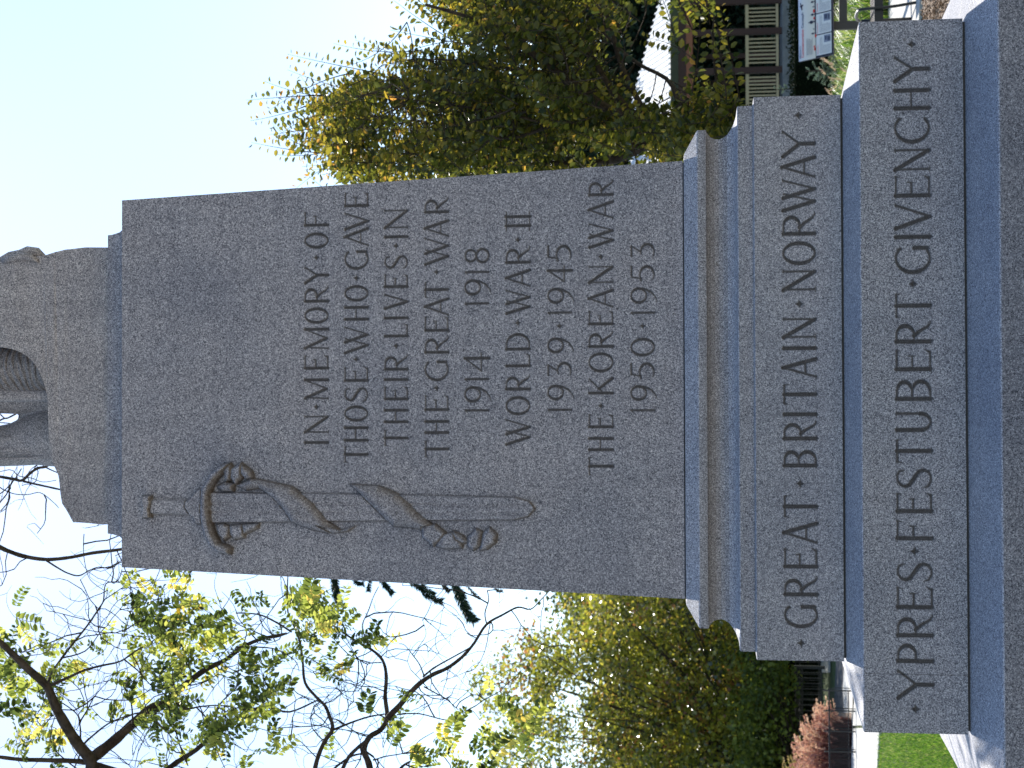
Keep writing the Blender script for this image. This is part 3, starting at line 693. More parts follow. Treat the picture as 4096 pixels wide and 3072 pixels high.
# ------------------------------------------------------------------ near left locust, half bare
LEAF_L = leafmat('leaf_locust', [(0, (.035,.055,.018)), (.45, (.12,.15,.035)), (.8, (.27,.30,.07)), (.92, (.50,.45,.14)), (1, (.62,.42,.10))], .58, .45, .4, 1.9)
tl = empty('locust_tree', (-3.6, 3.2, 0), 'half-bare tree with feathery green and yellow leaflets left of the shaft', 'tree')
def left_tree():
    lm = MB(); allp = []
    c3 = lambda x, y: (x*.5651, 2136+y*.5651)
    c4 = lambda x, y: (1000+x*.5651, 2136+y*.5651)
    def Lm(f, pts, w0, w1, D0=9.3, D1=None, k=7):
        D1 = D0 if D1 is None else D1; n = len(pts); px = .00134
        P = [dist(*f(*p), D0+(D1-D0)*i/(n-1)) for i, p in enumerate(pts)]
        Q = limb(lm, P, w0*px*.42, w1*px*.46, amp=.008, k=k); allp.extend(Q[2:]); return Q
    # trunk out of the picture on the left
    T0 = Vector((-3.35, 3.4, 0)); F1 = dist(362, 3090, 9.3); F0 = dist(1500, 3300, 9.3)
    limb(lm, [T0, T0.lerp(F0, .5), F0, dist(900, 3240, 9.3), dist(560, 3160, 9.3), F1], .17, .055, k=12, amp=.02)
    Lm(c3, [(650,1700),(640,1600),(560,1500),(480,1380),(400,1230),(330,1080),(200,960),(80,850),(0,770),(-150,640)], 70, 22, 9.3, 8.6)
    Lm(c3, [(640,1600),(790,1480),(940,1340),(1060,1240),(1180,1190),(1300,1070),(1450,960),(1580,900),(1720,800),(1860,740),(2030,700)], 62, 12, 9.3, 10.2)
    Lm(c3, [(1150,1690),(1250,1610),(1380,1530),(1500,1430),(1600,1350),(1750,1250),(1900,1225),(2050,1260),(2250,1180)], 34, 8, 9.8, 10.4)
    Lm(c3, [(640,1620),(480,1605),(300,1600),(150,1600),(0,1580),(-100,1560)], 30, 14, 9.3, 8.9)
    Lm(c3, [(-100,60),(0,90),(60,120),(170,160),(330,182),(500,165),(650,135),(830,115),(1000,90)], 26, 14, 8.9, 9.6)
    Lm(c3, [(330,190),(400,235),(480,280),(560,300),(630,265),(700,240),(780,245),(850,195)], 10, 4, 9.2)
    Lm(c3, [(330,1080),(380,970),(440,880),(500,800),(580,700),(640,620),(700,530),(735,470),(750,350),(830,330),(860,250)], 16, 4, 9.0, 9.4)
    Lm(c3, [(340,1080),(500,1010),(600,965),(720,930),(850,900),(960,830),(1080,760),(1150,690),(1220,640)], 16, 4, 9.0, 9.2)
    Lm(c3, [(430,880),(600,830),(700,700),(760,640)], 9, 3, 8.9)
    Lm(c3, [(560,1500),(570,1420),(565,1340),(540,1270),(420,1180),(300,1120),(180,1090)], 10, 3, 9.2, 9)
    Lm(c3, [(565,1340),(620,1250),(660,1170),(720,1090),(790,1020)], 9, 3, 9.2)
    Lm(c3, [(600,1480),(720,1380),(800,1330),(930,1280),(1030,1260)], 11, 5, 9.4)
    Lm(c3, [(940,1340),(935,1240),(925,1180),(915,1100)], 12, 3, 9.3)
    Lm(c3, [(1190,1200),(1220,1320),(1250,1420),(1290,1550),(1330,1640)], 10, 5, 9.5)
    Lm(c3, [(1720,800),(1745,680),(1690,600),(1650,500),(1570,410)], 7, 2, 9.6)
    Lm(c3, [(1250,1190),(1300,1240),(1420,1220),(1550,1215),(1700,1240)], 12, 5, 9.6)
    Lm(c3, [(1500,1420),(1530,1300),(1560,1200),(1650,1110),(1680,1060),(1690,820)], 13, 4, 9.9)
    Lm(c3, [(570,320),(600,380),(640,470),(700,540)], 5, 4, 9.2)
    Lm(c3, [(595,0),(590,100),(600,200),(640,320),(740,400)], 5, 3, 9.2)
    Lm(c4, [(450,1740),(480,1600),(530,1470),(585,1380),(560,1280),(530,1210),(470,1150),(390,1050),(370,900),(350,760),(310,650),(270,560),(262,420),(265,300)], 26, 6, 9.4, 9.9)
    Lm(c4, [(585,1385),(700,1340),(850,1290),(960,1270)], 14, 6, 9.6)
    Lm(c4, [(870,1740),(845,1620),(810,1530),(850,1440),(930,1390),(975,1300),(960,1150),(965,1000),(940,890),(870,820),(780,770),(700,720),(560,620),(430,490),(350,400)], 38, 4, 9.5, 10.0)
    Lm(c4, [(975,1310),(1060,1220),(1130,1130),(1210,1050),(1300,990),(1400,945),(1500,870),(1590,770),(1680,640),(1800,570),(1900,520),(1990,535),(2060,470),(2130,390)], 34, 4, 9.6, 10.4)
    Lm(c4, [(1225,1010),(1300,950),(1420,880),(1560,800),(1600,770)], 12, 5, 9.8)
    Lm(c4, [(1680,640),(1665,560),(1690,470),(1680,400)], 8, 5, 10.1)
    Lm(c4, [(860,820),(815,720),(800,640),(840,540),(870,450),(910,370)], 8, 4, 9.9)
    Lm(c4, [(1230,1000),(1200,920),(1150,850),(1100,790),(1060,780)], 8, 3, 9.8)
    Lm(c4, [(1150,850),(1200,780),(1240,700),(1210,590)], 5, 2, 9.8)
    Lm(c4, [(640,1700),(700,1580),(780,1500),(850,1440)], 22, 14, 9.4)
    Lm(c4, [(560,1700),(620,1640),(720,1570),(810,1550)], 14, 8, 9.4)
    Lm(c4, [(1040,1700),(1090,1640),(1140,1610)], 18, 8, 9.0)
    Lm(c4, [(1040,1280),(1200,1275),(1400,1320),(1480,1270),(1560,1250),(1620,1320)], 8, 3, 9.8)
    Lm(c4, [(1230,1080),(1310,1120),(1390,1160),(1480,1240)], 8, 4, 9.8)
    Lm(c4, [(930,910),(830,920),(820,1000),(780,1060),(690,1180)], 7, 2, 9.8)
    Lm(c4, [(830,920),(760,870),(680,740),(620,700)], 6, 3, 9.8)
    Lm(c4, [(-100,560),(60,570),(180,620),(300,690)], 7, 10, 9.8)
    Lm(c4, [(0,770),(120,740),(200,730),(280,700)], 9, 6, 9.9)
    Lm(c4, [(-100,800),(60,800),(190,820),(320,900),(350,980)], 10, 3, 9.9)
    Lm(c4, [(-50,1240),(150,1250),(260,1220),(370,1150),(420,1190)], 8, 3, 9.7)
    Lm(c4, [(480,1590),(430,1540),(330,1450),(180,1420)], 7, 3, 9.6)
    Lm(c4, [(870,1600),(960,1570),(1120,1540),(1200,1460),(1300,1400)], 8, 3, 9.5)
    # behind the statue's legs
    c2 = lambda x, y: (x*.463, 1368+y*.463)
    Lm(c2, [(-150,1150),(0,1165),(120,1185),(190,1195),(260,1130),(330,1085),(390,1075),(450,1030),(500,990)], 16, 12, 9.3)
    Lm(c2, [(190,1195),(300,1225),(400,1250),(510,1275),(600,1290)], 12, 8, 9.3)
    Lm(c2, [(390,1080),(440,1105),(500,1130)], 8, 5, 9.3)
    Lm(c2, [(130,1185),(90,1260),(75,1380),(10,1460)], 8, 5, 9.2)
    Lm(c2, [(0,1310),(60,1260),(130,1180),(185,1090)], 7, 5, 9.25)
    Lm(c2, [(0,1255),(120,1310),(240,1320),(350,1305),(460,1390),(500,1435)], 6, 3, 9.2)
    Lm(c2, [(160,1155),(270,1170),(370,1205),(490,1190)], 5, 3, 9.3)
    Lm(c2, [(-40,700),(30,665),(75,655),(160,610)], 9, 8, 9.4)
    Lm(c2, [(0,695),(80,700),(150,720)], 6, 5, 9.4)
    lm.build('trunk_and_limbs', BARK, tl, smooth=True)
    # fine curling twigs grown from the limbs
    tw = MB(); tips = []
    def twig(p, d, L_, n, r, kink):
        cur = [p]; curl = Vector((random.gauss(0,1), random.gauss(0,.4), random.gauss(0,1)))*.16
        for i in range(n):
            d = (d+curl+Vector((random.gauss(0,kink), random.gauss(0,kink*.6), random.gauss(0,kink)))).normalized(); cur.append(cur[-1]+d*L_/n)
        tw.tube(cur, [r*(1-.6*i/n) for i in range(n+1)], 4, cap=False); return cur
    rd = lambda: Vector((random.gauss(0,1), random.gauss(0,.5), random.gauss(0,1))).normalized()
    for q in range(150):
        c1 = twig(random.choice(allp), rd(), random.uniform(.22, .62), 8, random.uniform(.0028, .0048), .28)
        for k in range(random.randint(1, 4)):
            c2 = twig(random.choice(c1[2:]), rd(), random.uniform(.10, .36), 7, random.uniform(.0016, .0028), .25)
            if random.random() < .6: twig(random.choice(c2[2:]), rd(), random.uniform(.06, .16), 5, .0014, .25)
    o = tw.build('twigs', BARK, tl, smooth=True); o['kind'] = 'stuff'
    # compound leaves
    C = [(620,2590,90,60),(706,2475,60,34),(638,2322,34,12),(452,2407,40,14),(565,2700,90,44),(480,2680,60,16),(760,2610,70,34),(243,2616,50,16),(28,2530,40,12),(40,2650,60,26),(60,2740,60,28),(226,2757,60,22),(85,2880,80,34),(120,2980,60,20),(989,2616,70,22),(1040,2680,60,22),(819,2870,80,32),(860,2940,70,28),(960,2900,70,22),(1187,2447,45,16),(1215,2500,45,14),(960,2418,40,9),(660,2820,70,20),(565,2955,80,18),(735,2983,80,26),(180,2860,50,18),(700,2700,80,26),(830,2550,60,14),(40,2830,50,20),
         (1215,2418,40,22),(1240,2470,50,30),(1255,2540,40,16),(1282,2616,35,12),(1367,2660,35,9),(1480,2605,30,7),(1420,2570,40,10),(1030,2660,50,14),(1030,2790,60,18),(1050,2880,60,18),(1503,2870,20,5),(1560,2920,35,7),(1667,3010,40,12),(1820,2940,60,14),(2045,2814,60,14),(2074,2888,70,20),(1932,3028,60,22),(2060,3030,60,20),(1340,3000,18,4),(1780,3010,40,10),(1700,3040,30,8),(1110,3000,40,6),(1330,2570,40,10),(1330,2500,25,8)]
    LP, LA, LN, LL, LW, LS = [], [], [], [], [], []; rc = MB()
    for V, y, r, n in C:
        tone = random.random()
        for i in range(int(n*.40)):
            p = dist(V+random.gauss(0, r*1.15), y+random.gauss(0, r*1.15), random.uniform(8.7, 10.3))
            d = Vector((random.gauss(.35,.7), random.gauss(0,.5), random.gauss(-.45,.6))).normalized(); Lr = random.uniform(.10, .19)
            yel = .93 if random.random() < .05+.09*(tone > .7) else 0
            q = bez(p, p+d*Lr*.5+Vector((0,0,.02)), p+d*Lr+Vector((0,0,-.02)), 7); rc.tube(q, [.0011]*8, 3, cap=False)
            tone2 = random.choice((.12,.3,.5,.7,.8)); m = random.randint(6, 10); s = d.cross(Vector((random.gauss(0,.5), 1, random.gauss(0,.5)))).normalized()
            pl = d.cross(s).normalized(); sz = random.uniform(.8, 1.2)*(1.35 if random.random() < .3 else 1)
            for k in range(m):
                f = (k+.8)/m; pp = q[min(int(f*7), 7)]; 
                for sg in (-1, 1):
                    a = (s*sg+d*.45+Vector((random.gauss(0,.15), random.gauss(0,.15), random.gauss(0,.15)))).normalized()
                    LP.append(tuple(pp)); LA.append(tuple(a)); nn = pl+Vector((random.gauss(0,.5), random.gauss(0,.5), random.gauss(0,.5))); LN.append(tuple(nn))
                    z = sz*(1-.35*abs(f-.5)*1.2); LL.append(.040*z); LW.append(.0195*z); LS.append(min(1, max(yel*random.uniform(.88,1.06), np.clip(random.gauss(tone2,.12), 0, .84))))
    o = rc.build('leaf_stalks', BARK, tl); o['kind'] = 'stuff'
    ar = [np.array(q) for q in (LP, LA, LN, LL, LW, LS)]
    add_leaves('foliage', *ar, LEAF_L, tl); print('left leaflets', len(LP))
left_tree()

# ------------------------------------------------------------------ spruce whose sprays hang beside the shaft
SPR = leafmat('spruce_needles', [(0, (.012,.03,.018)), (1, (.03,.065,.04))], .15, .6, .3)
def spruce():
    t = empty('spruce_tree', (-.9, 8.6, 0), 'dark spruce mostly hidden behind the shaft with drooping sprays', 'tree')
    tk = MB(); tk.tube([(-.9,8.6,0),(-.9,8.6,3),(-.88,8.6,5.2)], [.12,.08,.02], 10); tk.build('trunk', BARK, t)
    br = MB(); P, A, Nn, ln = [], [], [], []
    def spray(pts, D, thick=1.0):
        q = [dist(V, y, D) for V, y in pts]; q = limb(br, q, .006, .0015, sub=5, amp=.004, k=4)
        for i in range(len(q)-1):
            t_ = (q[i+1]-q[i]).normalized()
            for k in range(38):
                u = random.random(); p = q[i].lerp(q[i+1], u); o = Vector((random.gauss(0,1), random.gauss(0,1), random.gauss(0,1))); a = (o-t_*o.dot(t_)).normalized()*.9+t_*.8+Vector((0,0,-.2))
                P.append(tuple(p)); A.append(tuple(a)); Nn.append((random.gauss(0,1), random.gauss(0,1), random.gauss(0,1))); ln.append(random.uniform(.03,.065)*thick)
    c = lambda x, y: (1000+x*.5651, 2136+y*.5651)
    for pts, th in (([(560,150),(585,300),(600,380),(612,440),(635,500)],1.1), ([(600,200),(600,330),(608,400)],1.), ([(900,200),(930,330),(960,370),(1000,415)],.9), ([(850,250),(845,350),(838,400)],.7), ([(1050,250),(1150,350),(1210,390),(1270,450),(1350,478)],1.), ([(1150,250),(1240,380),(1300,425)],.8), ([(1380,250),(1450,370),(1490,440),(1540,560),(1580,610)],1.35), ([(1400,200),(1450,380),(1500,500),(1545,590)],1.2), ([(1330,300),(1370,370),(1400,400)],.8), ([(1500,300),(1560,400),(1620,455)],.6), ([(730,280),(750,340),(790,352)],.8), ([(1700,300),(1740,395),(1780,405)],.5)):
        spray([c(*p) for p in pts], random.uniform(13.8, 14.6), th)
    for k in range(40):                                   # the rest of the tree, behind the stone
        z = random.uniform(1.5, 5.0); a = random.uniform(0, 6.28); L_ = (5.4-z)*.28
        q = [Vector((-.9+math.cos(a)*L_*f, 8.6+math.sin(a)*L_*f, z-.35*L_*f*f)) for f in (0,.3,.6,1)]
        q = limb(br, q, .012, .002, sub=4, amp=.01, k=4)
        for i in range(len(q)-1):
            for m in range(18):
                p = q[i].lerp(q[i+1], random.random()); P.append(tuple(p)); A.append((random.gauss(0,1), random.gauss(0,1), random.gauss(-.3,.7))); Nn.append((random.gauss(0,1), random.gauss(0,1), 1)); ln.append(random.uniform(.04,.08))
    o = br.build('branches', BARK, t); o['kind'] = 'stuff'; ln = np.array(ln)
    add_leaves('foliage', np.array(P), np.array(A), np.array(Nn), ln, ln*.13, RNG.random(len(P)), SPR, t, oval=False)
spruce()

# ------------------------------------------------------------------ broad trees in the middle distance
def mass_tree(name, label, poly, D0, D1, nclump, per, crad, lsz, m, trunk, keep=None, tone=None, group=None, limbs=3, wf=.7):
    b = dist(*trunk, (D0+D1)/2); b.z = 0
    t = empty(name, tuple(b), label, 'tree', group)
    lm = MB(); cen_ = sample(poly, nclump, keep); P, A, Nn, LL, LS = [], [], [], [], []
    top = min(p[0] for p in poly); C = []
    for V, y in cen_:
        c = dist(V, y, random.uniform(D0, D1))
        if c.z < .35: continue
        C.append(c); k = max(8, int(per*random.uniform(.6, 1.3))); tn = random.gauss(.42, .27) if tone is None else tone(V, y)
        off = RNG.normal(size=(k, 3))*np.array([crad, crad, crad*.7])
        P.append(np.array(c)+off); A.append(rv(k)*np.array([1,1,.6])+np.array([0,0,-.15])); Nn.append(rv(k)*.85+np.array([0,-.25,.65])); LL.append(RNG.uniform(.7, 1.25, k)*lsz); LS.append(np.clip(RNG.normal(tn, .15, k), 0, 1))
    hub = b.copy(); hub.z = min(2.2, .35*max(c.z for c in C)); limb(lm, [b, b+Vector((.05,0,hub.z*.5)), hub], .22, .15, k=10)
    for c in random.sample(C, min(len(C), 26*limbs)):
        mid = hub.lerp(c, .55)+Vector((random.gauss(0,.25), random.gauss(0,.25), -.2)); limb(lm, [hub, mid, c], .055, .010, sub=4, amp=.08, k=5)
    o = lm.build('trunk_and_limbs', BARK2, t, smooth=True)
    P, A, Nn = map(np.concatenate, (P, A, Nn)); LL = np.concatenate(LL)
    add_leaves('foliage', P, A, Nn, LL, LL*wf, np.concatenate(LS), m, t, oval=False); return t
LEAF_B = leafmat('leaf_autumn', [(0, (.03,.042,.012)), (.35, (.15,.165,.025)), (.65, (.30,.28,.04)), (.90, (.30,.22,.05)), (1, (.22,.10,.04))], .5, .24, 1.0, 2.3)
LEAF_G = leafmat('leaf_green', [(0, (.02,.035,.010)), (.6, (.075,.105,.02)), (1, (.20,.22,.03))], .4, .5, .4, 1.8)
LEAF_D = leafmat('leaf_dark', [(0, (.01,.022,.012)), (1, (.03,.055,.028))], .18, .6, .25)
blp = [(2251,2300),(2235,2400),(2219,2450),(2240,2490),(2130,2530),(2110,2560),(2020,2610),(1965,2660),(1880,2730),(1880,2780),(1950,2830),(1940,2900),(1960,3000),(1950,3260),(3085,3260),(3090,2600),(3050,2280)]
def bkeep(V, y):
    e = 2250-(y-2300)*.45
    if V < e+150: return random.random() < .35+.0028*max(0, V-e)
    if y > 2740 and V < 2330: return random.random() < .32
    return True
mass_tree('autumn_tree', 'wide olive and rust leaved tree with glossy leaves at the left, behind the half-bare tree', blp, 44, 51, 1050, 52, .25, .130, LEAF_B, (3100, 3010), bkeep)
mass_tree('green_tree', 'dark green tree close to the left edge of the shaft, behind the rust leaved tree', [(2225,2250),(2240,2390),(2320,2420),(2500,2500),(2720,2560),(2900,2600),(3000,2000),(2240,2000)], 54, 57, 420, 60, .54, .18, LEAF_G, (2900, 2280))
mass_tree('green_tree', 'low bright green tree above the black railings behind the rust leaved tree', [(2980,2600),(3000,2700),(2960,2900),(2960,3300),(3130,3300),(3130,2880),(3110,2600)], 43, 46, 170, 60, .38, .13, LEAF_G, (3100, 3200), tone=lambda V, y: random.gauss(.8,.15))
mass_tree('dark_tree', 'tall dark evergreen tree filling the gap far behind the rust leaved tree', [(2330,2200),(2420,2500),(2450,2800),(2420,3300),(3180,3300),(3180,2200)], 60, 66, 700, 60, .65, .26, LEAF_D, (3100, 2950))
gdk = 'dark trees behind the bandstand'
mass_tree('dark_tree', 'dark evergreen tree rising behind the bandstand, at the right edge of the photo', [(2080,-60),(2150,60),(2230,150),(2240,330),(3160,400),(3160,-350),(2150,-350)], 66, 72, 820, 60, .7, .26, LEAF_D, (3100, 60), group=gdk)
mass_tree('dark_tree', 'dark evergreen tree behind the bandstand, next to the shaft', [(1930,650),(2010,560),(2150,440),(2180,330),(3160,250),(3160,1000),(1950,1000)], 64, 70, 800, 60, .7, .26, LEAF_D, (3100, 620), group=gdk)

# ------------------------------------------------------------------ bandstand
bs = empty('bandstand', tuple(dist(3130, 520, 56).xy)+(0,), 'raised bandstand with ribbed white roof, brown posts and cream railing', 'bandstand')
def bandstand():
    D = 54.0
    WH = noisy('white_metal_roof', (.72,.72,.70), (.82,.82,.80), 3, .45)
    ez = dist(2680, 0, D).z; xl, xr = dist(2680, 1180, D).x, dist(2680, -140, D).x; yf = CY+D; yb = yf+9.0
    ap = dist(2505, 520, D+4.5); ym = (yf+yb)/2; apz = ap.z; ax = ap.x
    m = MB(); c = [(xl,yf,ez),(xr,yf,ez),(xr,yb,ez),(xl,yb,ez)]; a1, a2 = (ax-.6, ym, apz), (ax+.2, ym, apz)
    m.poly([c[0],c[1],a2,a1]); m.poly([c[1],c[2],a2]); m.poly([c[2],c[3],a1,a2]); m.poly([c[3],c[0],a1]); m.poly(c[::-1])
    rf = m.build('roof', WH, bs)
    rb = None; x = xl+.1; k = 0; n = int((xr-xl)/.17)
    ribs = []
    for i in range(n):
        x = xl+.09+i*.17
        if x < ax-.6: f = (x-xl)/(ax-.6-xl)
        elif x > ax+.2: f = (xr-x)/(xr-ax-.2)
        else: f = 1
        top = Vector((x, yf+(ym-yf)*f, ez+(apz-ez)*f)); bot = Vector((x, yf-.02, ez))
        b = MB(); w_ = .022; h = .06
        b.v = [(x-w_,bot.y,bot.z),(x+w_,bot.y,bot.z),(x+w_,bot.y,bot.z+h),(x-w_,bot.y,bot.z+h),(x-w_,top.y,top.z),(x+w_,top.y,top.z),(x+w_,top.y,top.z+h),(x-w_,top.y,top.z+h)]
        b.f = [(0,1,2,3),(0,4,5,1),(1,5,6,2),(2,6,7,3),(3,7,4,0),(4,7,6,5)]
        b.build('roof_rib', WH, rf)
    # fascia beams and posts
    fz0, fz1 = dist(2772, 300, D+.3).z, dist(2745, 300, D+.3).z
    MB().box(((xl+xr)/2, yf+.3, (fz0+fz1)/2), (xr-xl-.5, .12, fz1-fz0)).build('beam', ORANGE, bs, bevel=.01)
    MB().box(((xl+xr)/2, yf+.42, fz1+.13), (xr-xl-.5, .10, .24)).build('fascia', BROWN, bs)
    fl = dist(3130, 300, D).z
    for y in (5, 127, 282, 470, 640, 900, 1120):
        for yy in (yf+.3, yb-.4):
            p = dist(3000, y, D+.3)
            MB().box((p.x, yy-.0, (fl+fz0)/2), (.19, .19, fz0-fl)).build('post', BROWN, bs, bevel=.01)
    r1, r0 = dist(2987, 0, D+.2).z, dist(3108, 0, D+.2).z
    sp = [dist(3000, y, D+.3).x for y in (1120, 900, 640, 470, 282, 127, 5, -125)]
    for i in range(len(sp)-1):
        xa, xb = sp[i]+.11, sp[i+1]-.11
        for z, s in ((r1, .10), (r0, .08)): MB().box(((xa+xb)/2, yf+.3, z), (xb-xa, .07, s)).build('rail', CREAM, bs)
        pk = MB(); n = int((xb-xa)/.112)
        for k in range(1, n): pk.box((xa+(xb-xa)*k/n, yf+.3, (r1+r0)/2), (.045, .045, r1-r0-.1))
        o = pk.build('pickets', CREAM, bs); o['kind'] = 'stuff'
    MB().box(((xl+xr)/2, (yf+yb)/2-.2, fl/2), (xr-xl-.6, yb-yf+.2, fl)).build('base_wall', noisy('grey_concrete', (.16,.155,.15), (.25,.245,.24), 2.5, .9), bs, bevel=.02)
bandstand()

# ------------------------------------------------------------------ hedge and planting on the right
HEDGE = leafmat('hedge', [(0, (.005,.010,.005)), (1, (.014,.024,.009))], .05, .8, .05)  # near-black leaves: shade of the trees is put into their colour
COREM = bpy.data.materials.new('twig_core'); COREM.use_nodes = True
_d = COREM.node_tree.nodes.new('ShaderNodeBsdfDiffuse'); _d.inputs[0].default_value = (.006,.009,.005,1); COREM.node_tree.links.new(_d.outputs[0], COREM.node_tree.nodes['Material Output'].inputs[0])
def hedge(name, label, V0, D, y0, y1, depth, n, m=HEDGE, lsz=.05):
    a, b = dist(V0, y0, D), dist(V0, y1, D); x0, x1 = min(a.x, b.x), max(a.x, b.x); top = a.z
    t = empty(name, ((x0+x1)/2, a.y, 0), label, 'hedge')
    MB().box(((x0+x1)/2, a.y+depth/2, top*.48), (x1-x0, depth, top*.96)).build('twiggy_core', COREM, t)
    P = np.stack([RNG.uniform(x0-.03, x1+.03, n), a.y+RNG.uniform(-.04, depth, n), RNG.uniform(0, top+.03, n)], 1)
    s = RNG.random(n); P[s < .55, 1] = a.y+RNG.normal(0, .04, (s < .55).sum()); P[s > .75, 2] = top+RNG.normal(0, .03, (s > .75).sum())
    add_leaves('foliage', P, rv(n), rv(n), RNG.uniform(.7,1.2,n)*lsz, RNG.uniform(.7,1.2,n)*lsz*.6, RNG.random(n), m, t, oval=False)
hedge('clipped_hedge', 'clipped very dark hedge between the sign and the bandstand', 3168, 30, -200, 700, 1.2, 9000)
GRB = leafmat('grass_blades', [(0, (.03,.08,.012)), (.6, (.12,.20,.03)), (1, (.38,.38,.14))], .5, .35, .6, 1.7)
def blades(name, roots, hts, wdt, m, parent, lean=.45, shade=None, segs=4):
    """arching grass blades as one mesh"""
    n = len(roots); th = RNG.uniform(0, 2*np.pi, n); ln = RNG.uniform(.4, 1.0, n)*lean; f = np.linspace(0, 1, segs+1)
    dx = np.cos(th)[:, None]*ln[:, None]*hts[:, None]*f**2; dy = np.sin(th)[:, None]*ln[:, None]*hts[:, None]*f**2; dz = hts[:, None]*(f-.28*ln[:, None]*f**3)
    C = np.stack([roots[:, 0:1]+dx, roots[:, 1:2]+dy, roots[:, 2:3]+dz], -1); side = np.stack([-np.sin(th), np.cos(th), 0*th], -1)[:, None, :]
    w_ = (wdt*(1-f**2*.9))[None, :, None]; Lf, Rt = C-side*w_, C+side*w_
    V = np.stack([Lf, Rt], 2).reshape(n, -1, 3); b = np.arange(n)[:, None, None]*(2*(segs+1)); q = (np.arange(segs)*2)[None, :, None]+np.array([0,1,3,2])[None, None, :]
    me = mesh_np(name, V.reshape(-1, 3), (b+q).reshape(-1, 4)); a = me.attributes.new('shade', 'FLOAT', 'POINT')
    s = np.repeat(RNG.random(n) if shade is None else shade, 2*(segs+1)); a.data.foreach_set('value', s.astype(np.float32))
    o = add(name, me, m, parent); o['kind'] = 'stuff'; return o
PLUME = leafmat('plume', [(0, (.40,.26,.22)), (.5, (.55,.40,.34)), (1, (.60,.50,.38))], .4, .7, .2, 1.2)
def tufts(label, y0, y1, D0, D1, n, h, seed, plumes):
    c = dist(3400, (y0+y1)/2, (D0+D1)/2); t = empty('ornamental_grass', (c.x, c.y, 0), label, 'plant', None)
    ys, Ds = RNG.uniform(y0, y1, n), RNG.uniform(D0, D1, n); roots = np.array([list(dist(3400, a, b)) for a, b in zip(ys, Ds)]); roots[:, 2] = 0
    blades('leaf_blades', roots, RNG.uniform(.55, 1.0, n)*h, .009, GRB, t, .9)
    for V, y, D, dv, dy in plumes:
        p = dist(V, y, D); q = dist(V-dv, y-dy, D); st_ = MB(); root = Vector((p.x+.1, p.y, 0)); st_.tube(bez(root, Vector((p.x, p.y, p.z*.6)), p, 5), [.003]*6, 3)
        k = 46; f = RNG.random(k); P = np.array(p)[None]*(1-f[:, None])+np.array(q)[None]*f[:, None]; ax = np.array((q-p).normalized())
        st_.build('stalk', GRB, t); ll = RNG.uniform(.03,.05,k)*(1-.5*f)
        add_leaves('plume', P, rv(k)*.8+ax*1.0, rv(k), ll, ll*.28, RNG.random(k), PLUME, t, oval=False, stuff=False)
tufts('green fountain grass with pinkish plumes behind the sign legs', 110, 420, 22.5, 26, 2600, .80, 1, [(3395,378,22,70,60),(3350,340,23,35,-25),(3320,250,23,50,22),(3335,262,22.5,45,30),(3305,300,23.5,30,30),(3400,300,22,40,30),(3370,320,22.3,55,10),(3290,395,23.5,40,-20),(3330,385,22.8,30,35),(3345,285,22.6,32,34)])
tufts('bright green clump of long leaves under the sign board at the photo edge', -160, 100, 22.0, 26, 2000, .72, 2, [])
# small spruces
SPB = leafmat('blue_spruce', [(0, (.12,.19,.15)), (1, (.28,.36,.29))], .3, .6, .3)
def small_spruce(label, V, y, D, h, rad, m):
    top = dist(V, y, D); t = empty('dwarf_spruce', (top.x, top.y, 0), label, 'tree'); P, A, LN = [], [], []
    tk = MB(); tk.tube([(top.x,top.y,0), tuple(top)], [.03,.006], 6)
    for k in range(95):
        f = random.random()**.7; z = top.z-h*f; a = random.uniform(0, 6.28); L_ = rad*(.15+.85*f); b = Vector((top.x, top.y, z)); e = b+Vector((math.cos(a)*L_, math.sin(a)*L_, L_*.45))
        tk.tube([b, e], [.006,.004], 4)
        for i in range(60):
            p = b.lerp(e, random.uniform(.1,1.03)); P.append(tuple(p)); o = Vector((random.gauss(0,1), random.gauss(0,1), random.gauss(0,1))).normalized()+(e-b).normalized()*.7; A.append(tuple(o)); LN.append(random.uniform(.018,.03))
    tk.build('trunk', BARK2, t); LN = np.array(LN)
    add_leaves('foliage', np.array(P), np.array(A), rv(len(P)), LN, LN*.3, RNG.random(len(P)), m, t, oval=False)
small_spruce('small blue spruce with stubby branches between the sign and the stone corner', 3222, 285, 24.5, 1.0, .42, SPB)
small_spruce('young grey-green spruce tip in front of the bandstand wall', 3095, 358, 32, 1.4, .30, SPB)

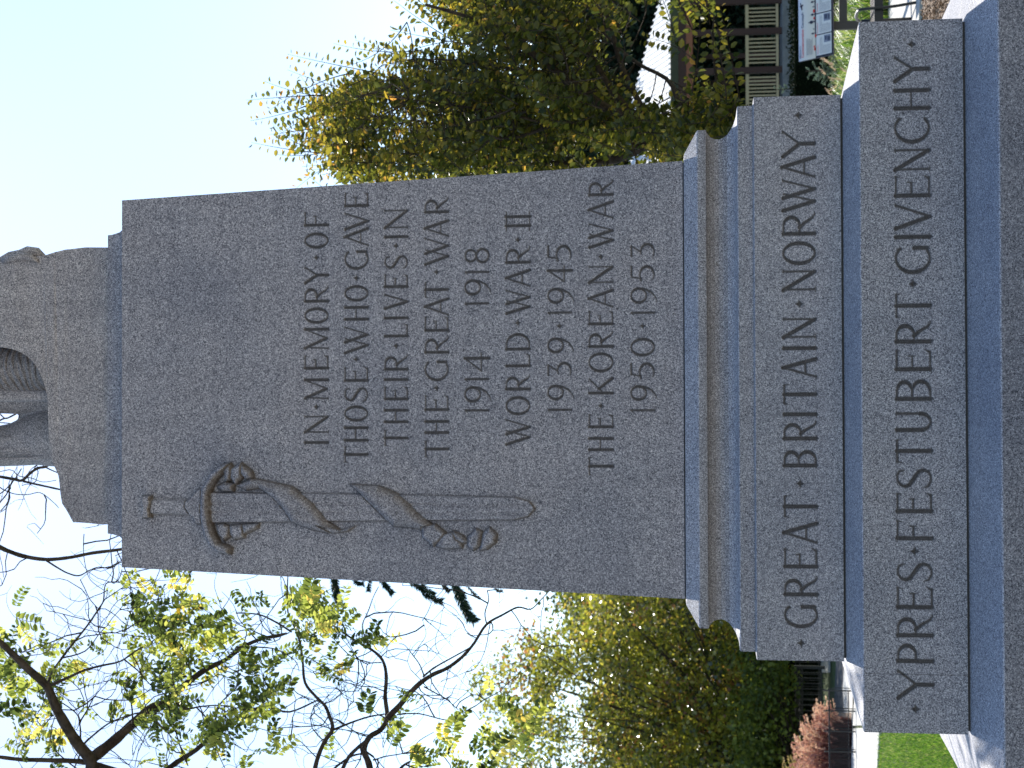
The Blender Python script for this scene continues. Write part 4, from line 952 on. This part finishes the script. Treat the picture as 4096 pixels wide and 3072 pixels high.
# ------------------------------------------------------------------ interpretive sign
def sign():
    D = 20.0; tlc, trc, blc = dist(3196, 247, D), dist(3193, -42, D+.16), None
    up = Vector((.0, 0, 1)); wv = (trc-tlc)
    h = .56; drop = dist(3196,217,D).z-dist(3332,217,D).z
    bl = dist(3332.5, 217, D-.34); hv = bl-tlc
    t = empty('information_sign', ((tlc.x+trc.x)/2, tlc.y, 0), 'tilted memorial information board on a dark steel frame', 'sign')
    nrm = hv.cross(wv).normalized(); nrm = nrm if nrm.y < 0 else -nrm
    def Q(u, v, o=0): return tlc+wv*u+hv*v+nrm*o            # u along the width 0..1, v down 0..1
    def quad(m_, u0, v0, u1, v1, o): m_.poly([Q(u0,v1,o), Q(u1,v1,o), Q(u1,v0,o), Q(u0,v0,o)])
    P_ = lambda n, c, r=.5: mat(n, c, r, .4)
    b = MB()
    c8 = [Q(u, v, o) for o in (-.02, 0) for u, v in ((0,0),(1,0),(1,1),(0,1))]; b.v = [tuple(x) for x in c8]; b.f = [(0,1,2,3),(7,6,5,4),(0,4,5,1),(1,5,6,2),(2,6,7,3),(3,7,4,0)]
    b.build('board', P_('sign_dark', (.018,.02,.035)), t)
    def patch(name, rects, col, o=.002, n=None):
        m_ = MB()
        for r in rects: quad(m_, *r, o)
        m_.build(name, P_(name+'_ink', col), t)
    # printed panel: pale sky over sand
    m_ = mat('printed_panel', (.5,.5,.5), .5, .4); bb = m_.node_tree.nodes['Principled BSDF']; tcn = N(m_, 'ShaderNodeAttribute', attribute_name='shade')
    rr = ramp(m_, [(0, (.68,.70,.80)), (.35, (.84,.80,.72)), (1, (.86,.77,.60))]); L(m_, tcn.outputs['Fac'], rr.inputs[0]); L(m_, rr.outputs[0], bb.inputs['Base Color'])
    me = bpy.data.meshes.new('picture'); vv = [Q(u, v, .002) for v in (0, .12, .28, .50) for u in (0, 1)]; me.from_pydata([tuple(x) for x in vv], [], [(0,2,3,1),(2,4,5,3),(4,6,7,5)][::1]); a = me.attributes.new('shade', 'FLOAT', 'POINT'); a.data.foreach_set('value', [0,0,.3,.3,.7,.7,1,1]); add('picture', me, m_, t)
    PW = (.88,.85,.78)
    patch('text_panel', [(.025,.52,.300,.965),(.315,.52,.590,.965),(.605,.52,.880,.965),(.895,.52,.992,.965)], PW, .003)
    # headings in plain strokes
    def text(s, u, v, hh, col, name, o=.005, bold=True, wx=.62):
        cu = bpy.data.curves.new(name, 'FONT'); cu.body = s; cu.size = 1.0; cu.offset = .012
        ob = bpy.data.objects.new(name, cu); me2 = bpy.data.meshes.new_from_object(ob); bpy.data.objects.remove(ob)
        ex = wv.normalized(); ey = -hv.normalized(); org = Q(u, v, o); mx = max(q.co.x for q in me2.vertices); kx = wx*wv.length/mx
        for vtx in me2.vertices: p = org+ex*(vtx.co.x*kx)+ey*(vtx.co.y*hh); vtx.co = p
        me2.name = name; ob = add(name, me2, P_(name+'_ink', col), t); ob['label'] = 'printed words ' + s.replace("'", '')
        return ob
    hh = .088
    text("Milton's", .035, .075, .042, (.22,.25,.33), 'printed_heading', wx=.17)
    text('Commemorative', .040, .155, .047, (.72,.03,.06), 'printed_heading', wx=.385)
    text('Cenotaph', .445, .155, .047, (.04,.05,.15), 'printed_heading', wx=.215)
    for u, w__, s in ((.04,.13,'World War I'),(.33,.135,'World War II'),(.62,.12,'Korean War')):
        text(s, u, .585, .024, (.62,.04,.06), 'printed_heading', wx=w__)
    # paragraphs as fine grey lines, photographs as dark tiles
    par = []
    for i in range(9):
        par.append((.06,.235+i*.021,.06+.24*random.uniform(.8,1),.243+i*.021))
    for u in (.04,.33,.62):
        for i in range(15):
            v = .63+i*.021; r = .245 if i < 4 else .12; par.append((u, v, u+r*random.uniform(.88,1), v+.006))
    patch('paragraph_lines', par, (.33,.33,.36), .0045)
    for r_ in [(.185,.75,.285,.94),(.475,.75,.575,.94),(.765,.72,.865,.94)]: patch('photo_tile', [r_], (.30,.32,.38), .005)
    for r_ in [(.20,.85,.26,.93),(.215,.78,.27,.83),(.50,.77,.565,.86),(.49,.88,.56,.92),(.79,.84,.85,.9),(.77,.75,.81,.82)]: patch('photo_detail', [r_], (.08,.09,.13), .0065)
    # marching figures, aircraft, poppies: flat print
    m_ = MB()
    def fig(u, v, s):
        w_ = s*.30
        for r in ((-.25,-.62,.25,-.0),( -.16,0,-.02,.42),(.05,0,.2,.42),(-.12,-.85,.12,-.64),(.22,-.55,.42,-.2),(-.44,-.5,-.22,-.1)): quad(m_, u+r[0]*w_, v+r[1]*s, u+r[2]*w_, v+r[3]*s, .006)
    for u, v, s in ((.34,.455,.09),(.40,.475,.05),(.50,.44,.16),(.60,.455,.11),(.705,.475,.06),(.775,.455,.10),(.88,.45,.12)): fig(u, v, s)
    quad(m_, .3, .49, 1.0, .525, .006)
    m_.poly([Q(.695,.10,.006),Q(.74,.085,.006),(Q(.80,.055,.006)),Q(.80,.075,.006),Q(.745,.12,.006),Q(.70,.13,.006)]); m_.poly([Q(.74,.05,.006),Q(.755,.05,.006),Q(.775,.15,.006),Q(.75,.15,.006)])
    m_.build('figures_in_silhouette', P_('silhouette_ink', (.02,.02,.05)), t)
    for u, v, r in ((.12,.485,.022),(.155,.475,.018),(.30,.515,.024),(.545,.475,.020),(.645,.47,.026),(.93,.46,.032)):
        m_ = MB(); m_.poly([Q(u+r*math.cos(a)*1.0, v+r*1.15*math.sin(a), .008) for a in [2*math.pi*k/14 for k in range(14)]]); m_.build('poppy', P_('poppy_ink', (.75,.05,.03)), t)
    FR = mat('dark_bronze_steel', (.03,.026,.024), .5, .5)
    for y in (106, -75):
        p = dist(3390, y, D+.02); top = tlc.z-.45
        MB().box((p.x, p.y-.05, .44), (.095, .07, .88)).build('leg', FR, t, bevel=.008)
    p0, p1 = dist(3372, 90, D), dist(3372, -60, D); MB().box(((p0.x+p1.x)/2, p0.y-.03, p0.z), (p1.x-p0.x, .05, .092)).build('crossbar', FR, t, bevel=.005)
sign()

# ------------------------------------------------------------------ bench at the photo edge
def bench():
    D = 18.2; c = dist(3520, 30, D); t = empty('park_bench', (c.x+.15, c.y, 0), 'black metal park bench with hooped armrest and timber slats by the path', 'bench')
    SL = mat('slat_brown', (.05,.028,.018), .5, .4)
    x0, x1 = dist(3520, 95, D).x, dist(3520, 95, D).x+1.5
    y0 = c.y; zs = .43
    for i in range(5): MB().box(((x0+x1)/2, y0+.04+i*.095, zs+.005*i), (x1-x0, .07, .03)).build('seat_slat', SL, t, bevel=.004)
    MB().box(((x0+x1)/2, y0-.02, zs-.02), (x1-x0, .03, .09)).build('front_rail', BLACK, t, bevel=.004)
    for x in (dist(3520, 38, D).x, x1-.1, ):
        a = MB(); a.tube(limb(MB(), [Vector((x+.05,y0-.06,.0)), Vector((x+.01,y0-.06,.30)), Vector((x,y0-.05,.56)), Vector((x,y0+.05,.62)), Vector((x,y0+.35,.62)), Vector((x,y0+.5,.58))], .016,.016, amp=0), .016, 8)
        a.tube([(x,y0+.48,0),(x,y0+.5,.45),(x,y0+.5,.56)], .017, 8); a.build('arm_frame', BLACK, t, smooth=True)
bench()
# bark chips
P = chips(); n = len(P)
CH = leafmat('bark_chip', [(0, (.10,.06,.035)), (.5, (.28,.19,.12)), (1, (.50,.40,.30))], .02, .8, .2)
add_leaves('bark_chips', P, rv(n)*np.array([1,1,.35]), rv(n)*.5+np.array([0,0,1]), RNG.uniform(.02,.06,n), RNG.uniform(.012,.03,n), RNG.random(n), CH, None, oval=False)
# lawn grass near the path on the left
n = 42000; pts = np.array([list(ground_at(v, y, 0)) for v, y in zip(RNG.uniform(3518, 3990, n)**1.0, RNG.uniform(2860, 3350, n))])
LAWN = leafmat('lawn_blades', [(0, (.05,.12,.012)), (.7, (.13,.24,.03)), (1, (.33,.34,.12))], .45, .5, .4, 1.6)
tag(blades('lawn_grass', pts, RNG.uniform(.03,.075,n), .0035, LAWN, None, .7, segs=2), None, None, None, 'stuff')

# ------------------------------------------------------------------ bush and iron fences on the left
def plume_bush(label, y0, y1, D, top, n, stops, nm='fountain_grass', cat='plant'):
    c = dist(3350, (y0+y1)/2, D); t = empty(nm, (c.x, c.y, 0), label, cat)
    M_ = leafmat('plume_red', stops, .4, .6, .3, 1.3); x0, x1 = dist(3300, y1, D).x, dist(3300, y0, D).x; x0, x1 = min(x0,x1), max(x0,x1); hz = dist(top, y0, D).z
    P, A, LN, SH = [], [], [], []
    for k in range(n):
        u = random.uniform(-1, 1); xx = (x0+x1)/2+u*(x1-x0)/2; yy = c.y+random.uniform(-.5,.5); h = hz*(1-.45*u*u)*random.uniform(.55,1.0); dx = u*.35+random.gauss(0,.12); L_ = random.uniform(.22,.42)
        b0 = Vector((xx, yy, h-L_*.75)); d = Vector((dx, random.gauss(0,.3), 1)).normalized(); q = bez(b0, b0+d*L_*.7, b0+d*L_*.85+Vector((dx*.5+random.choice((-.1,.1)), 0, -.02)), 8); tn = random.random()
        for i in range(8):
            tt = (q[i+1]-q[i]).normalized()
            for m in range(7):
                P.append(tuple(q[i].lerp(q[i+1], random.random()))); A.append(tuple(tt*1.2+Vector((random.gauss(0,.5), random.gauss(0,.5), random.gauss(0,.5))))); LN.append(random.uniform(.03,.06)); SH.append(np.clip(random.gauss(tn, .15), 0, 1))
    LN = np.array(LN); add_leaves('plumes', np.array(P), np.array(A), rv(len(P)), LN, LN*.45, np.array(SH), M_, t, oval=False)
    m = 1500; r = np.stack([RNG.uniform(x0, x1, m), c.y+RNG.uniform(-.4,.4,m), np.zeros(m)], 1)
    blades('leaf_blades', r, RNG.uniform(.4,.8,m)*hz, .008, leafmat('red_blades', [(0, (.05,.012,.014)), (1, (.14,.05,.05))], .35, .5, .4), t, .5)
plume_bush('dusky pink plumed grass clump behind the low black fence', 2875, 3190, 33.6, 3165, 260, [(0, (.42,.20,.18)), (.5, (.68,.40,.34)), (1, (.72,.52,.42))])
plume_bush('tan plumed grass at the left edge, taller than the pink clump', 3020, 3240, 34.6, 3095, 90, [(0, (.30,.20,.09)), (.5, (.45,.33,.15)), (1, (.5,.42,.22))])
def low_fence():
    D = 31.6; a, b = dist(3316, 2762, D), dist(3316, 3330, D); t = empty('low_border_fence', (a.x, a.y, 0), 'low black iron border fence along the planting bed', 'fence')
    z = a.z; n = 7
    MB().tube([(a.x,a.y,z),(b.x,b.y,z)], .016, 6).build('top_rail', BLACK, t); MB().tube([(a.x,a.y,z*.3),(b.x,b.y,z*.3)], .010, 6).build('bottom_rail', BLACK, t)
    for i in range(n+1):
        x = a.x+(b.x-a.x)*i/n; m_ = MB(); m_.tube([(x,a.y,0),(x,a.y,z+.10)], .014, 6); m_.tube([(x+.04,a.y,0),(x+.05,a.y,z*.7),(x+.02,a.y,z+.02)], .008, 5); m_.build('fence_post', BLACK, t)
    pk = MB(); k = 120
    for i in range(k): x = a.x+(b.x-a.x)*(i+.5)/k; pk.tube([(x,a.y,z*.3),(x,a.y,z)], .004, 4)
    pk.build('pickets', BLACK, t)['kind'] = 'stuff'
low_fence()
def railing(label, D, V0, V1, y0, y1, step, post):
    a, b = dist(V0, y0, D), dist(V0, y1, D); z1 = a.z; z0 = max(0, dist(V1, y0, D).z); t = empty('iron_railing', (a.x, a.y, 0), label, 'railing')
    for z in (z1, z1-.12, z0+.1): MB().box(((a.x+b.x)/2, a.y, z), (abs(b.x-a.x), .04, .04)).build('rail', BLACK, t)
    n = int(abs(b.x-a.x)/step); pk = MB()
    for i in range(n+1): pk.box((a.x+(b.x-a.x)*i/n, a.y, (z0+z1)/2), (.022,.022,z1-z0))
    pk.build('pickets', BLACK, t)['kind'] = 'stuff'
    for i in range(0, n+1, post): MB().box((a.x+(b.x-a.x)*i/n, a.y, (z0+z1)/2+.05), (.08,.08,z1-z0+.1)).build('fence_post', BLACK, t)
railing('black iron picket railing nearest the street on the left', 46, 3190, 3300, 2668, 3300, .14, 14)
railing('farther black iron railing in deep shade under the trees', 50, 3182, 3290, 2600, 3300, .17, 12)
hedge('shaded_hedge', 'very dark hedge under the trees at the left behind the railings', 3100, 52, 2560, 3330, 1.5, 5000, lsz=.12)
